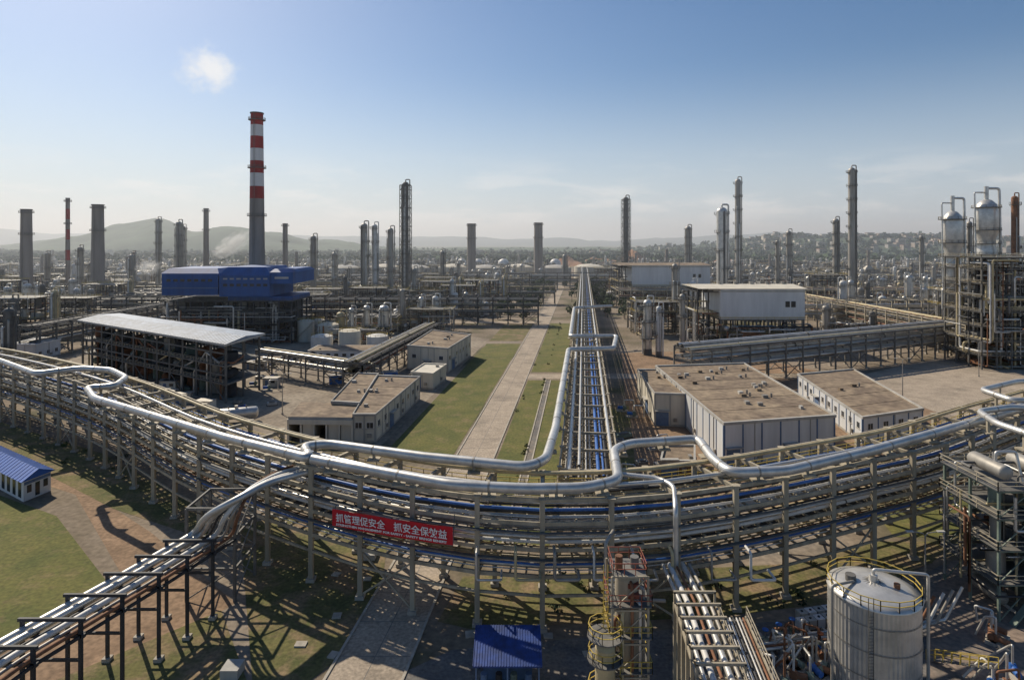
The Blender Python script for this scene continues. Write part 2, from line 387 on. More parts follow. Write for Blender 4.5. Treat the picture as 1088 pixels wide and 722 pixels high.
for i in range(len(lb) - 1):
    n = max(1, round((lb[i + 1] - lb[i]).length / 4.2))
    for k in range(n):
        p = lb[i].lerp(lb[i + 1], k / n)
        for dx in (-2.6, 2.9):
            b.beam((p.x + dx, p.y, 0), (p.x + dx, p.y, 9.3), .3, .3, 'steel_dark')
            b.box((p.x + dx, p.y, .2), (.8, .8, .4), 'kerb')
        b.beam((p.x - 3, p.y, 7.8), (p.x + 3.3, p.y, 7.8), .3, .35, 'steel_dark')
        b.beam((p.x - 3, p.y, 9.3), (p.x + 3.3, p.y, 9.3), .25, .3, 'steel_dark')
        b.beam((p.x - 2.6, p.y, 5.5), (p.x + 2.9, p.y, 5.5), .2, .25, 'steel_dark')
for dx in (-2.6, 2.9):
    for a, c in zip(lb, lb[1:]): b.beam(a + V(dx, 0, -.3), c + V(dx, 0, -.3), .2, .3, 'steel_dark')
obj('branch_pipe_rack', b)
b = B()
c = gp(232, 562, 8); q4 = ((-3, -2), (3, -2), (3, 4), (-3, 4))
for z in (4, 8, 11.5):
    for i, (dx, dy) in enumerate(q4):
        nx, ny = q4[(i + 1) % 4]
        b.beam((c.x + dx, c.y + dy, z), (c.x + nx, c.y + ny, z), .22, .3, 'steel_grey')
        b.beam((c.x + dx, c.y + dy, z - 3.8), (c.x + nx, c.y + ny, z), .14, .14, 'steel_grey')
        if z > 11: b.beam((c.x + dx, c.y + dy, 0), (c.x + dx, c.y + dy, z), .32, .32, 'steel_grey')
obj('riser_support_frame', b)
def line(a, c, step=8):
    a = Vector((a[0], a[1], 0)); c = Vector((c[0], c[1], 0)); n = max(1, round((c - a).length / step))
    return [a.lerp(c, i / n) for i in range(n + 1)]
sm = ['silver', 'silver', 'silver_old', 'silver_old', 'pipe_cream', 'pipe_black', 'rust', 'steel_grey']
rack('pipe_rack', line(gp(385, 418), gp(466, 366)), 6, [6, 9], 9.4, sm, pw=.4, rmax=.55, side=1, seed=4, beam='steel_grey')
rack('pipe_rack', line(gp(385, 418), gp(272, 398)), 5, [5, 8], 8.4, sm, pw=.4, rmax=.5, side=-1, seed=5, beam='steel_grey')
rack('pipe_rack', line((-260, 322), (14, 322)), 9, [7, 10.5, 13.5], 15, sm, pw=.5, rmax=.45, side=1, seed=6, beam='steel_dark')
rack('pipe_rack', line(gp(735, 415), gp(1020, 378)), 8, [6, 9, 12], 12.3, ['silver', 'silver', 'silver', 'silver_old', 'pipe_white', 'pipe_cream'], pw=.45, rmax=.8, side=1, seed=9, beam='steel_grey')
rack('pipe_rack', line((60, 305), (420, 330)), 9, [7, 10.5], 14, sm, pw=.5, rmax=.6, side=1, seed=10, beam='steel_beige')
rack('pipe_rack', line((70, 400), (560, 410)), 9, [8, 12], 14, sm, pw=.5, rmax=.6, side=1, seed=11, beam='steel_beige')
rack('pipe_rack', line((-520, 430), (30, 425)), 9, [8, 12], 14, sm, pw=.5, rmax=.6, side=1, seed=12, beam='steel_grey')
rack('pipe_rack', line((-700, 560), (700, 560), 12), 10, [8, 12], 15, sm, pw=.6, rmax=.7, side=1, seed=13, beam='steel_grey', seg=6)
rack('pipe_rack', line((180, 215), (175, 420)), 8, [6, 9, 12], 13, sm, pw=.5, rmax=.6, side=1, seed=14, beam='steel_beige')
rack('pipe_rack', line((-178, 230), (-170, 420)), 8, [6, 9, 12], 13, sm, pw=.5, rmax=.5, side=1, seed=15, beam='steel_grey')

# ------------------------------------------------------------------ process plant prototypes
def frame(b, x0, y0, w, d, hs, bx, by, m, t=.35, brace=True, rr=R, floors=.6, railm='yellow'):
    nx = max(1, round(w / bx)); ny = max(1, round(d / by)); top = hs[-1]
    for i in range(nx + 1):
        for j in range(ny + 1):
            b.beam((x0 + w * i / nx, y0 + d * j / ny, 0), (x0 + w * i / nx, y0 + d * j / ny, top), t, t, m)
    prev = 0
    for h in hs:
        for i in range(nx + 1): b.beam((x0 + w * i / nx, y0, h - .2), (x0 + w * i / nx, y0 + d, h - .2), t * .6, t * .9, m)
        for j in range(ny + 1): b.beam((x0, y0 + d * j / ny, h - .2), (x0 + w, y0 + d * j / ny, h - .2), t * .6, t * .9, m)
        if rr.random() < floors:
            b.box((x0 + w / 2, y0 + d / 2, h + .04), (w + .8, d + .8, .08), 'steel_grey')
            b.rail([(x0 - .4, y0 - .4, h), (x0 + w + .4, y0 - .4, h), (x0 + w + .4, y0 + d + .4, h), (x0 - .4, y0 + d + .4, h)], railm, closed=True, step=3, w=.09)
        if brace:
            for i in range(nx):
                if rr.random() < .4:
                    xa = x0 + w * i / nx; xb = x0 + w * (i + 1) / nx
                    for yy in (y0, y0 + d): b.beam((xa, yy, prev), (xb, yy, h), t * .4, t * .4, m)
        prev = h
def clutter(b, x0, x1, y0, y1, z1, n, rr, rmax=.35):
    for _ in range(n):
        p = Vector((rr.uniform(x0, x1), rr.uniform(y0, y1), rr.uniform(.5, z1))); pts = [p.copy()]
        for k in range(rr.randint(2, 5)):
            a = rr.choice([0, 1, 2]); q = pts[-1].copy()
            q[a] = (rr.uniform(x0, x1), rr.uniform(y0, y1), rr.uniform(.4, z1))[a]
            if (q - pts[-1]).length > 1.5: pts.append(q)
        if len(pts) > 1:
            b.pipe(pts, rr.uniform(.1, rmax), rr.choice(['silver', 'silver', 'silver_old', 'pipe_white', 'pipe_cream', 'pipe_black', 'rust', 'steel_grey']), 6)
def column(b, x, y, r, h, m='silver_old', plats=None, rr=R, seg=18, skirt='steel_grey', side=1):
    b.cyl((x, y, 0), (x, y, min(4, h * .12)), r * 1.08, r, skirt, seg)
    b.cyl((x, y, min(4, h * .12)), (x, y, h), r, r, m, seg, False)
    b.rev((x, y, h), [(r, 0), (r * .92, r * .3), (r * .65, r * .6), (r * .3, r * .76), (0.01, r * .8)], m, seg)
    np_ = plats if plats is not None else max(2, int(h / 8))
    for k in range(np_):
        z = h * (k + 1) / (np_ + .15); ro = r + 1.25
        a0 = rr.uniform(0, 6.28); span = rr.uniform(2.5, 6.2); n = 10
        pi = [(x + r * math.cos(a0 + span * i / n), y + r * math.sin(a0 + span * i / n), z) for i in range(n + 1)]
        po = [(x + ro * math.cos(a0 + span * i / n), y + ro * math.sin(a0 + span * i / n), z) for i in range(n + 1)]
        for i in range(n):
            q = [pi[i], po[i], po[i + 1], pi[i + 1]]
            b.add([V(*p) for p in q] + [V(*p) - V(0, 0, .22) for p in q], B.BF, 'steel_grey')
        b.rail(po, 'steel_grey', w=.09, step=3)
        for i in range(0, n + 1, 3): b.beam(V(*po[i]) - V(0, 0, .1), V(*pi[i]) - V(0, 0, 1.4), .12, .12, 'steel_grey')
    a = rr.uniform(3.5, 5.8); lx, ly = x + (r + .4) * math.cos(a), y + (r + .4) * math.sin(a)
    for d in (-.3, .3): b.beam((lx + d, ly, 1), (lx + d, ly, h), .1, .1, 'steel_grey')
    if r > 2: b.cyl((lx, ly - .3, 2), (lx, ly - .3, h), .45, .45, 'steel_grey', 6, False)
    for k in range(rr.randint(1, 3)):
        a = rr.uniform(3.2, 6.2); rp = rr.uniform(.15, .4); px, py = x + (r + rp + .2) * math.cos(a), y + (r + rp + .2) * math.sin(a); hz = h * rr.uniform(.6, 1)
        b.pipe([(px, py, .5), (px, py, hz), (x, y, hz)], rp, rr.choice(['silver', 'silver_old', 'pipe_white']), 8)
    b.pipe([(x, y, h + r * .7), (x, y, h + r * .8 + 1.4), (x + r + .7, y, h + r * .8 + 1.4), (x + r + .7, y, h * .4)], max(.2, r * .18), m, 8)
def unit(kind, seed):
    rr = random.Random(seed); b = B(); fm = rr.choice(['steel_grey', 'steel_beige', 'steel_grey', 'steel_dark', 'steel_dark'])
    vm = ['silver', 'silver_old', 'pipe_white', 'silver_old', 'pipe_cream', 'steel_grey']
    if kind == 'A':
        hs = [5.5, 10.5, 15.5, 20][:rr.randint(3, 4)]
        frame(b, -12, -6, 24, 12, hs, 6, 6, fm, rr=rr)
        for h in [0] + hs[:-1]:
            for x in (-9, -3, 3, 9):
                t = rr.random()
                if t < .35: b.hvessel((x, 0, h + 1.7), 5, rr.uniform(.7, 1.3), rr.choice(vm), 1)
                elif t < .6:
                    r = rr.uniform(.8, 1.7); b.cyl((x, rr.uniform(-2, 2), h + .2), (x, 0, h + 4), r, r, rr.choice(vm), 12)
                elif t < .75: b.box((x, 0, h + 1.2), (3, 4, 2.2), rr.choice(['steel_green', 'wall_grey', 'pipe_blue']))
        clutter(b, -14, 14, -8, 8, hs[-1] + 2, 40, rr)
        column(b, 16, 0, 1.4, rr.uniform(20, 28), rr.choice(vm), rr=rr, seg=12)
    elif kind == 'B':
        frame(b, -15, -5, 30, 10, [6, 11], 6, 10, fm, rr=rr, floors=1)
        for x in (-12, -6, 0, 6, 12):
            b.box((x, 0, 12.6), (5.4, 10.4, 1.3), 'silver_old'); b.cyl((x, -2.5, 13.3), (x, -2.5, 14.1), 2, 2.2, 'steel_grey', 14); b.cyl((x, 2.5, 13.3), (x, 2.5, 14.1), 2, 2.2, 'steel_grey', 14)
        for k in range(9): b.pipe([(-15, -4 + k, 6.5), (15, -4 + k, 6.5)], rr.uniform(.12, .35), rr.choice(vm), 6)
        for x in (-12, -4, 5, 12): b.hvessel((x, -9, 1.8), 6, 1.0, rr.choice(vm), 1)
        clutter(b, -15, 15, -11, 7, 9, 30, rr)
    elif kind == 'C':
        x = -14
        while x < 14:
            r = rr.uniform(.8, 2.0); column(b, x, rr.uniform(-2, 4), r, rr.uniform(8, 22), rr.choice(vm), rr=rr, seg=12); x += r * 2 + rr.uniform(2, 5)
        for x in (-12, -7, -2, 4, 9):
            for z in (1.6, 4.0): b.hvessel((x, -8, z), 6, .9, rr.choice(vm), 1)
            b.box((x, -8, .5), (1.2, 5, 1), 'kerb')
        frame(b, -13, -3, 26, 5, [5, 9], 6.5, 5, fm, rr=rr)
        clutter(b, -15, 15, -11, 7, 12, 40, rr)
    elif kind == 'D':
        b.box((0, 0, 9), (14, 8, 10), 'silver_old'); frame(b, -7.4, -4.4, 14.8, 8.8, [4, 9, 14], 3.7, 4.4, fm, rr=rr, t=.3)
        b.add([(-5, -3, 14), (5, -3, 14), (5, 3, 14), (-5, 3, 14), (-1.5, -1.5, 19), (1.5, -1.5, 19), (1.5, 1.5, 19), (-1.5, 1.5, 19)], B.BF, 'silver_old')
        b.cyl((0, 0, 19), (0, 0, 40), 1.4, 1.3, 'stack_conc', 14)
        for z in (24, 32): b.cyl((0, 0, z), (0, 0, z + .2), 2.5, 2.5, 'steel_grey', 12)
        clutter(b, -12, 12, -8, 6, 8, 24, rr)
    elif kind == 'E':
        for x in (-11, 0, 11):
            r = rr.uniform(3.6, 5); h = rr.uniform(7, 11); m = rr.choice(['pipe_white', 'silver_old', 'wall_cream', 'silver'])
            b.cyl((x, 0, 0), (x, 0, h), r, r, m, 24, False); b.rev((x, 0, h), [(r, 0), (r * .6, r * .14), (0.01, r * .22)], m, 24)
            b.rail([(x + (r - .2) * math.cos(a), (r - .2) * math.sin(a), h) for a in [i * .52 for i in range(12)]], 'yellow', closed=True, w=.09)
            b.beam((x + r, 0, 0), (x - r * .3, -r * 1.0, h), .6, .2, 'steel_grey')
        clutter(b, -16, 16, -9, -5.5, 4, 14, rr)
    elif kind == 'G':
        w, d, h = rr.uniform(14, 26), rr.uniform(9, 13), rr.uniform(4.5, 9); m = rr.choice(['wall_cream', 'clad_white', 'wall_grey'])
        b.box((0, 0, h / 2), (w, d, h), m); b.box((0, 0, h + .2), (w + .6, d + .6, .4), 'wall_grey'); b.box((0, 0, h + .42), (w - .4, d - .4, .05), 'roof_tan')
        n = int(w / 3)
        for i in range(n):
            x = -w / 2 + w * (i + .5) / n
            for z in ([1.9] if h < 6 else [1.9, 5.4]): b.box((x, -d / 2 - .02, z), (1.5, .08, 1.4), 'glass'); b.box((x, -d / 2 - .06, z - .78), (1.8, .2, .12), 'kerb')
        clutter(b, -w / 2 - 3, w / 2 + 3, -d / 2 - 5, -d / 2 - 1.5, 3, 10, rr)
    return b.mesh({'A': 'process_unit', 'B': 'air_cooler_bank', 'C': 'vessel_row', 'D': 'fired_heater', 'E': 'tank_group', 'G': 'plant_building'}[kind])
protos = {k: [unit(k, 100 + i * 7 + ord(k)) for i in range({'A': 8, 'B': 3, 'C': 7, 'D': 1, 'E': 3, 'G': 3}[k])] for k in 'ABCDEG'}
keep = []
def free(x, y, hw=14, hd=7):
    o = x - sl * y
    if o + hw > -36 and o - hw < 8: return False
    for a, c, d, e in keep:
        if x + hw > a and x - hw < c and y + hd > d and y - hd < e: return False
    return True
keep += [(-165, -70, 150, 232), (-162, -84, 225, 312), (30, 108, 100, 196), (62, 128, 212, 285), (-90, 0, 100, 290), (66, 145, 365, 445), (40, 110, 185, 214),
         (-270, 20, 318, 334), (168, 184, 205, 425), (-188, -168, 225, 425), (55, 430, 303, 340), (65, 565, 399, 420), (-525, 35, 423, 438), (100, 185, 175, 232), (-30, 30, 200, 345), (-700, 700, 558, 572), (90, 300, 130, 205)]
placed = []
def place(k, x, y, rz=None, zf=1.0):
    me = R.choice(protos[k]); s = R.uniform(.85, 1.1)
    obj(me.name.split('.')[0], me, loc=(x, y, 0), rz=(R.choice([0, math.pi]) + R.uniform(-.05, .05)) if rz is None else rz, sc=(s, s, s * R.uniform(.8, 1.1) * zf))
y = 203
while y < 1000:
    x = -y * .93 - 20
    while x < y * .93 + 20:
        xx = x + R.uniform(-3, 3); yy = y + R.uniform(-3, 3)
        if free(xx, yy):
            if R.random() < .95: place(R.choices('ABCDEG', [5, 3, 5.5, .5, 1.4, 1.2])[0], xx, yy, zf=.75 if y > 500 else .95)
        elif y > 300: placed.append((xx, yy))
        x += R.uniform(25, 32)
    y += 18 if y < 420 else 28
for k, x, y in (('C', -68, 268), ('E', -66, 248), ('B', -68, 296), ('A', -40, 302), ('G', -62, 226)): place(k, x, y, zf=.75)

# ------------------------------------------------------------------ tall towers and stacks
def tower(u, vt, wpx, d, m='silver_old', plats=None, name='distillation_column', frame_=False):
    x = at(u, d); h = zt(vt, d); r = wpx * d / F / 2; b = B(); rr = random.Random(int(u))
    column(b, 0, 0, r, h - r * .8, m, plats, rr)
    if frame_:
        s = r + 1.3
        for dx, dy in ((-s, -s), (s, -s), (s, s), (-s, s)): b.beam((dx, dy, 0), (dx, dy, h * .97), .4, .4, 'steel_grey')
        z = 0; k = 0
        while z < h * .95:
            z2 = min(z + 6, h * .97)
            c4 = ((-s, -s), (s, -s), (s, s), (-s, s))
            for i in range(4):
                a, c = c4[i], c4[(i + 1) % 4]
                b.beam((*a, z2), (*c, z2), .25, .3, 'steel_grey')
                b.beam((*(a if k % 2 else c), z), (*(c if k % 2 else a), z2), .2, .2, 'steel_grey')
            z = z2; k += 1
    return obj(name, b, loc=(x, d, 0))
def stack(u, vt, wpx, d, m='stack_conc', bands=None, taper=.8, plats=2, name='chimney_stack'):
    x = at(u, d); h = zt(vt, d); r = wpx * d / F / 2; b = B()
    segs = bands or [(0, 1, m)]
    R0 = lambda t: r * (1 / taper + (1 - 1 / taper) * t)
    for a, c, mm in segs: b.cyl((0, 0, h * a), (0, 0, h * c), R0(a), R0(c), mm, 24, False)
    b.cyl((0, 0, h), (0, 0, h + .5), r * 1.12, r * 1.12, 'steel_dark', 24)
    for k in range(plats):
        z = h * (.97 - k * .22); rr_ = R0(z / h)
        b.cyl((0, 0, z), (0, 0, z + .25), rr_ + 1.1, rr_ + 1.1, 'steel_grey', 20)
        b.rail([((rr_ + 1) * math.cos(i * .52), (rr_ + 1) * math.sin(i * .52), z + .2) for i in range(12)], 'steel_grey', closed=True, w=.1)
    for dx in (-.35, .35): b.beam((dx, -R0(0) - .3, 0), (dx, -R0(1) - .3, h), .12, .12, 'steel_grey')
    return obj(name, b, loc=(x, d, 0))
vv = lambda v: (zt(v, 300)) / zt(121, 300)
bands = [(0, vv(211), 'stack_conc')]
edges = [211, 198, 184, 171, 158, 145, 133, 121]
for i in range(len(edges) - 1): bands.append((vv(edges[i]), vv(edges[i + 1]), 'red_paint' if i % 2 == 0 else 'white_paint'))
stack(273, 121, 12.5, 300, bands=bands, taper=.7, plats=3, name='striped_chimney')
stack(28, 223, 10, 400); stack(104, 218, 11, 400)
stack(219, 222, 5, 500); stack(303, 238, 5, 480); stack(501, 238, 9, 640, taper=.95); stack(572, 237, 9, 640, taper=.95)
stack(72, 211, 4, 450, bands=[(i / 10, (i + 1) / 10, ('red_paint', 'stack_conc')[i % 2] if i > 3 else 'stack_conc') for i in range(10)], taper=.9, name='flare_stack')
tower(431, 193, 6.5, 400, 'steel_grey', 11, frame_=True); tower(387, 237, 7, 380, 'silver_old'); tower(398, 238, 6, 385, 'pipe_white'); tower(415, 242, 6, 390)
tower(168, 232, 5, 480); tower(190, 235, 6, 470); tower(195, 240, 4, 480); tower(333, 250, 6, 420); tower(665, 209, 5.5, 560, 'steel_grey', 10, frame_=True); tower(731, 240, 6, 600)
tower(767, 220, 11, 330, 'silver', 6, name='reactor_column'); tower(784, 190, 6, 430, 'silver_old', 9); tower(905, 178, 7, 400, 'silver_old', 10)
tower(888, 232, 6, 460); tower(838, 245, 5, 470); tower(979, 250, 4, 420); tower(1078, 208, 6, 290, 'rust', 3, name='distillation_column')
tower(826, 255, 4, 430); tower(717, 280, 6, 300, 'silver_old'); tower(1030, 235, 5, 265, 'silver_old')
tower(85, 262, 5, 420); tower(140, 270, 6, 420); tower(50, 268, 5, 430); tower(355, 268, 5, 470); tower(470, 266, 5, 520); tower(600, 270, 5, 600)
tower(688, 318, 9, 240, 'silver', 3); tower(700, 325, 6, 235, 'pipe_white', 2); tower(725, 312, 6, 245, 'silver_old', 3)
def drum(u, vt, wpx, d, fr=False):
    x = at(u, d); h = zt(vt, d); r = wpx * d / F / 2; b = B()
    hh = h - 6
    b.cyl((0, 0, 0), (0, 0, hh * .40), r * .6, r * .6, 'silver_old', 24, False)
    b.rev((0, 0, hh * .40), [(r * .6, 0), (r * .9, hh * .06), (r * .9, hh * .2), (r * .75, hh * .24), (r * .75, hh * .30), (r, hh * .34), (r, hh * .52), (r * .86, hh * .555), (r * .5, hh * .585), (0.01, hh * .6)], 'silver', 28)
    b.cyl((0, 0, hh * .98), (0, 0, h), r * .2, r * .2, 'silver', 12)
    for z in (hh * .47, hh * .58, hh * .66, hh * .76, hh * .93):
        b.cyl((0, 0, z), (0, 0, z + .3), r + 1.3, r + 1.3, 'steel_grey', 20)
        b.rail([((r + 1.2) * math.cos(i * .45), (r + 1.2) * math.sin(i * .45), z + .2) for i in range(14)], 'steel_beige', closed=True, w=.1)
    for z in (hh * .15, hh * .3): b.cyl((0, 0, z), (0, 0, z + .3), r, r, 'steel_grey', 16)
    b.pipe([(0, 0, h - 1), (r * 1.3, 0, h - 1), (r * 1.3, -r * .4, 3)], r * .13, 'silver', 10)
    b.pipe([(0, 0, h - 3), (-r * 1.2, 0, h - 3), (-r * 1.25, -r * .4, 3)], r * .08, 'silver', 10)
    s = r + 2.2; rr = random.Random(int(u))
    frame(b, -s, -s, 2 * s, 2 * s, [6, 12, 18, 24, 30][: 5 if fr else 4], s, s, 'steel_grey', t=.45, rr=rr, floors=.8)
    clutter(b, -s - 2, s + 2, -s - 2, s, 28, 26, rr, .5)
    return obj('regenerator_tower', b, loc=(x, d, 0))
drum(1012, 208, 19, 255); drum(1048, 198, 21, 300, True)
b = B(); rr = random.Random(64); x0 = at(1043, 212)
frame(b, x0, 212, 26, 18, [5, 10, 15, 20, 25, 30, 35, 39], 5.2, 6, 'steel_grey', t=.45, rr=rr, floors=.9, railm='steel_beige')
for h in (0, 5, 10, 15, 20, 25, 30):
    for x in (3, 8, 13, 18, 23):
        t = rr.random(); m = rr.choice(['silver', 'silver_old', 'pipe_white', 'steel_grey', 'rust'])
        if t < .4: b.hvessel((x0 + x, 219, h + 1.6), 6, rr.uniform(.8, 1.3), m, 1)
        elif t < .8: b.cyl((x0 + x, 216, h), (x0 + x, 216, h + 4), 1.2, 1.2, m, 12)
clutter(b, x0 - 2, x0 + 27, 209, 231, 40, 120, rr, .45)
obj('process_structure', b)

# ------------------------------------------------------------------ buildings
def wallbox(b, p, q, t0, t1, z0, z1, dep, m, inset=0.0):
    p = Vector((p[0], p[1], 0)); q = Vector((q[0], q[1], 0)); t = (q - p).normalized(); n = Vector((t.y, -t.x, 0))
    a = p.lerp(q, t0); c = p.lerp(q, t1)
    quad = [a - n * .05, c - n * .05, c + n * dep, a + n * dep]
    vs = [(k.x, k.y, z0) for k in quad] + [(k.x, k.y, z1) for k in quad]
    b.add([vs[i] for i in (3, 2, 1, 0, 7, 6, 5, 4)], B.BF, m)
def building(name, quad, h, wall='wall_cream', roof='roof_tan', trim='wall_grey', win=True, doors=(), vents=4, strips=True, zwin=None, seed=0, pier=None):
    """quad counter-clockwise: front-left, front-right, back-right, back-left"""
    rr = random.Random(seed); e = empty(name); pier = pier or trim
    b = B(); b.prism(quad, 0, h, wall); obj('walls', b, e)
    c = sum((Vector((p[0], p[1])) for p in quad), Vector((0, 0))) / len(quad)
    def inset(k): return [(c + (Vector(p) - c) * (1 + k / (Vector(p) - c).length)) for p in quad]
    b = B(); o = inset(.35); i_ = inset(-.35)
    n = len(quad)
    for k in range(n):
        k2 = (k + 1) % n
        b.prism([tuple(x) for x in (o[k], o[k2], i_[k2], i_[k])], h - .05, h + .5, trim)
    obj('parapet', b, e)
    b = B(); b.prism([tuple(x) for x in inset(-.3)], h - .1, h + .12, roof)
    L03 = (Vector(quad[3]) - Vector(quad[0])).length
    for k in range(1, int(L03 / 9)):
        p = Vector(quad[0]).lerp(Vector(quad[3]), k * 9 / L03); q = Vector(quad[1]).lerp(Vector(quad[2]), k * 9 / L03); d = (q - p).normalized()
        b.beam((*(p + d), h + .14), (*(q - d), h + .14), .35, .1, 'roof_tan')
    for k in range(vents):
        s, t = rr.uniform(.1, .9), rr.uniform(.1, .9)
        p = Vector(quad[0]).lerp(Vector(quad[1]), s).lerp(Vector(quad[3]).lerp(Vector(quad[2]), s), t)
        b.box((p.x, p.y, h + .4), (rr.uniform(.6, 1.3), rr.uniform(.6, 1.3), .7), rr.choice(['silver_old', 'wall_grey', 'roof_tan']))
        if k % 2: b.cyl((p.x + 1.5, p.y, h), (p.x + 1.5, p.y, h + 1.1), .25, .25, 'silver_old', 8)
    obj('roof', b, e)
    b = B()
    for k in range(n):
        p, q = quad[k], quad[(k + 1) % n]; L = (Vector(q) - Vector(p)).length; m = max(2, int(L / 4.2))
        if strips:
            for i in range(m + 1):
                t = min(max(i / m, .16 / L), 1 - .16 / L); wallbox(b, p, q, t - .15 / L, t + .15 / L, 0.1, h - .06, .09, pier)
        wallbox(b, p, q, 0, 1, 0.0, .5, .05, 'kerb')
        for s in range(max(1, int(L / 12))):
            t = (s + .5) / max(1, int(L / 12)) + .02; wallbox(b, p, q, t - .07 / L, t + .07 / L, .3, h - .06, .16, 'wall_grey')
            wallbox(b, p, q, t + .6 / L, t + 1.5 / L, 1.2, 2.0, .4, 'silver_old')
        if win:
            for i in range(m):
                if (k, i) in doors: continue
                t = (i + .5) / m; z = zwin or (h * .55)
                wallbox(b, p, q, t - .85 / L, t + .85 / L, z - .1, z + 1.35, .03, 'white_paint'); wallbox(b, p, q, t - .72 / L, t + .72 / L, z, z + 1.25, .045, 'glass')
                wallbox(b, p, q, t - .03 / L, t + .03 / L, z, z + 1.25, .07, 'white_paint'); wallbox(b, p, q, t - 1 / L, t + 1 / L, z - .22, z - .1, .14, 'kerb')
        for (kk, i) in doors:
            if kk == k:
                t = (i + .5) / m; wallbox(b, p, q, t - 1.5 / L, t + 1.5 / L, 0.1, 3.6, .08, 'trim_blue'); wallbox(b, p, q, t - 1.7 / L, t + 1.7 / L, 3.65, 3.85, .9, 'wall_grey')
    obj('openings', b, e)
    return e
building('substation_building', [(42, 121), (67, 126.5), (68.5, 180), (41.5, 176)], 8.4, wall='clad_white', vents=22, strips=True, win=False, doors=((0, 0), (0, 3), (3, 2)), seed=1, trim='wall_grey', pier='trim_blue')
building('substation_building', [(34.6, 148), (41.9, 147), (41.3, 175), (36, 175)], 7.6, vents=2, win=False, doors=((0, 0), (3, 3)), seed=2, trim='wall_grey')
building('control_building', [(77, 134), (95, 141), (103, 184), (83, 177)], 5.8, wall='clad_white', vents=2, win=True, doors=((3, 3),), seed=3, trim='wall_grey', zwin=3.2, pier='trim_blue')
building('workshop_building', [uv(gp(375, 470)), uv(gp(399, 470)), uv(gp(446, 424)), uv(gp(400, 422))], 6, roof='roof_tan', win=True, doors=((1, 2),), seed=4, zwin=3.2)
building('workshop_building', [uv(gp(352, 455)), uv(gp(382, 457)), uv(gp(402, 421)), uv(gp(380, 420))], 6.2, roof='roof_tan', win=False, vents=2, seed=14)
e = empty('garage_building'); b = B(); q = [uv(gp(306, 470)), uv(gp(374, 471)), uv(gp(380, 455)), uv(gp(320, 452))]
h = 5.2; b.prism([q[3], q[2], (q[2][0], q[2][1] + .3), (q[3][0], q[3][1] + .3)], 0, h, 'wall_grey')
for k in range(6):
    p = Vector(q[0]).lerp(Vector(q[1]), k / 5); r_ = Vector(q[3]).lerp(Vector(q[2]), k / 5)
    b.beam((p.x, p.y, h / 2), (r_.x, r_.y, h / 2), .4, h, 'wall_cream')
for k in range(5):
    p = Vector(q[0]).lerp(Vector(q[1]), k / 5 + .02) + Vector((0, .5)); r_ = Vector(q[0]).lerp(Vector(q[1]), k / 5 + .18) + Vector((0, .5))
    if k in (1, 3, 4): b.beam((*p, 2.0), (*r_, 2.0), .1, 4.0, 'wall_cream')
b.beam((*q[0], h - .5), (*q[1], h - .5), .5, 1.1, 'wall_cream'); obj('walls', b, e)
b = B(); b.prism(q, h + .1, h + .6, 'wall_grey', 'roof_tan'); obj('roof', b, e)
building('pump_house', [uv(gp(433, 392)), uv(gp(476, 396)), uv(gp(500, 378)), uv(gp(459, 372))], 8, win=True, strips=True, seed=5, zwin=4.2, vents=4, doors=((1, 1), (0, 1)))
building('gatehouse', [uv(gp(437, 412)), uv(gp(460, 414)), uv(gp(474, 403)), uv(gp(451, 402))], 4.6, win=False, strips=False, roof='wall_cream', trim='wall_cream', seed=6, vents=1, doors=((0, 0),))
building('office_building', [uv(gp(14, 383)), uv(gp(38, 384)), uv(gp(64, 377)), uv(gp(40, 375))], 6, wall='clad_white', roof='clad_white', seed=7, zwin=2, trim='clad_white', vents=0)
building('office_building', [uv(gp(-30, 362)), uv(gp(30, 364)), uv(gp(50, 358)), uv(gp(0, 355))], 8, wall='wall_grey', roof='roof_tan', seed=8)
building('office_building', [uv(gp(45, 352)), uv(gp(75, 352)), uv(gp(82, 347)), uv(gp(55, 346))], 9, wall='clad_white', roof='clad_white', seed=9)
building('office_building', [uv(gp(5, 340)), uv(gp(45, 342)), uv(gp(60, 336)), uv(gp(25, 335))], 8, wall='clad_white', roof='clad_white', seed=9)
building('brick_store', [uv(gp(702, 508)), uv(gp(738, 508)), uv(gp(738, 490)), uv(gp(706, 490))], 3, wall='soil', roof='roof_tan', seed=22, vents=1, strips=False, doors=((0, 0),), win=False)
a = Vector(uv(gp(25, 533))); c = Vector(uv(gp(54, 521))); dr = Vector((-20, 12.5)) * 2
q = [tuple(a), tuple(c), tuple(c + dr), tuple(a + dr)]
e = empty('blue_roof_shed'); b = B(); b.prism(q, 0, 3.6, 'clad_white')
for i in range(20): wallbox(b, q[3], q[0], i / 20 + .006, i / 20 + .03, .5, 3.2, .06, 'glass')
for k, t in enumerate((.2, .5, .8)): wallbox(b, q[0], q[1], t - .08, t + .08, .3 if k == 1 else 1.3, 2.6, .05, 'glass')
wallbox(b, q[0], q[1], .02, .98, 2.8, 3.3, .06, 'trim_blue'); obj('walls', b, e)
b = B(); m0 = (a + c) / 2; m1 = m0 + dr; dd = (c - a).normalized(); a_, c_ = a - dd * .6, c + dd * .6
ex = -dr.normalized() * .5
A0, A1, C0, C1, M0, M1 = a_ + ex, a_ + dr, c_ + ex, c_ + dr, m0 + ex, m1
b.add([(*A0, 3.62), (*A1, 3.62), (*C0, 3.62), (*C1, 3.62), (*M0, 4.9), (*M1, 4.9)], [(0, 4, 5, 1), (4, 2, 3, 5), (0, 2, 4), (1, 5, 3), (0, 1, 3, 2)], 'blue_roof')
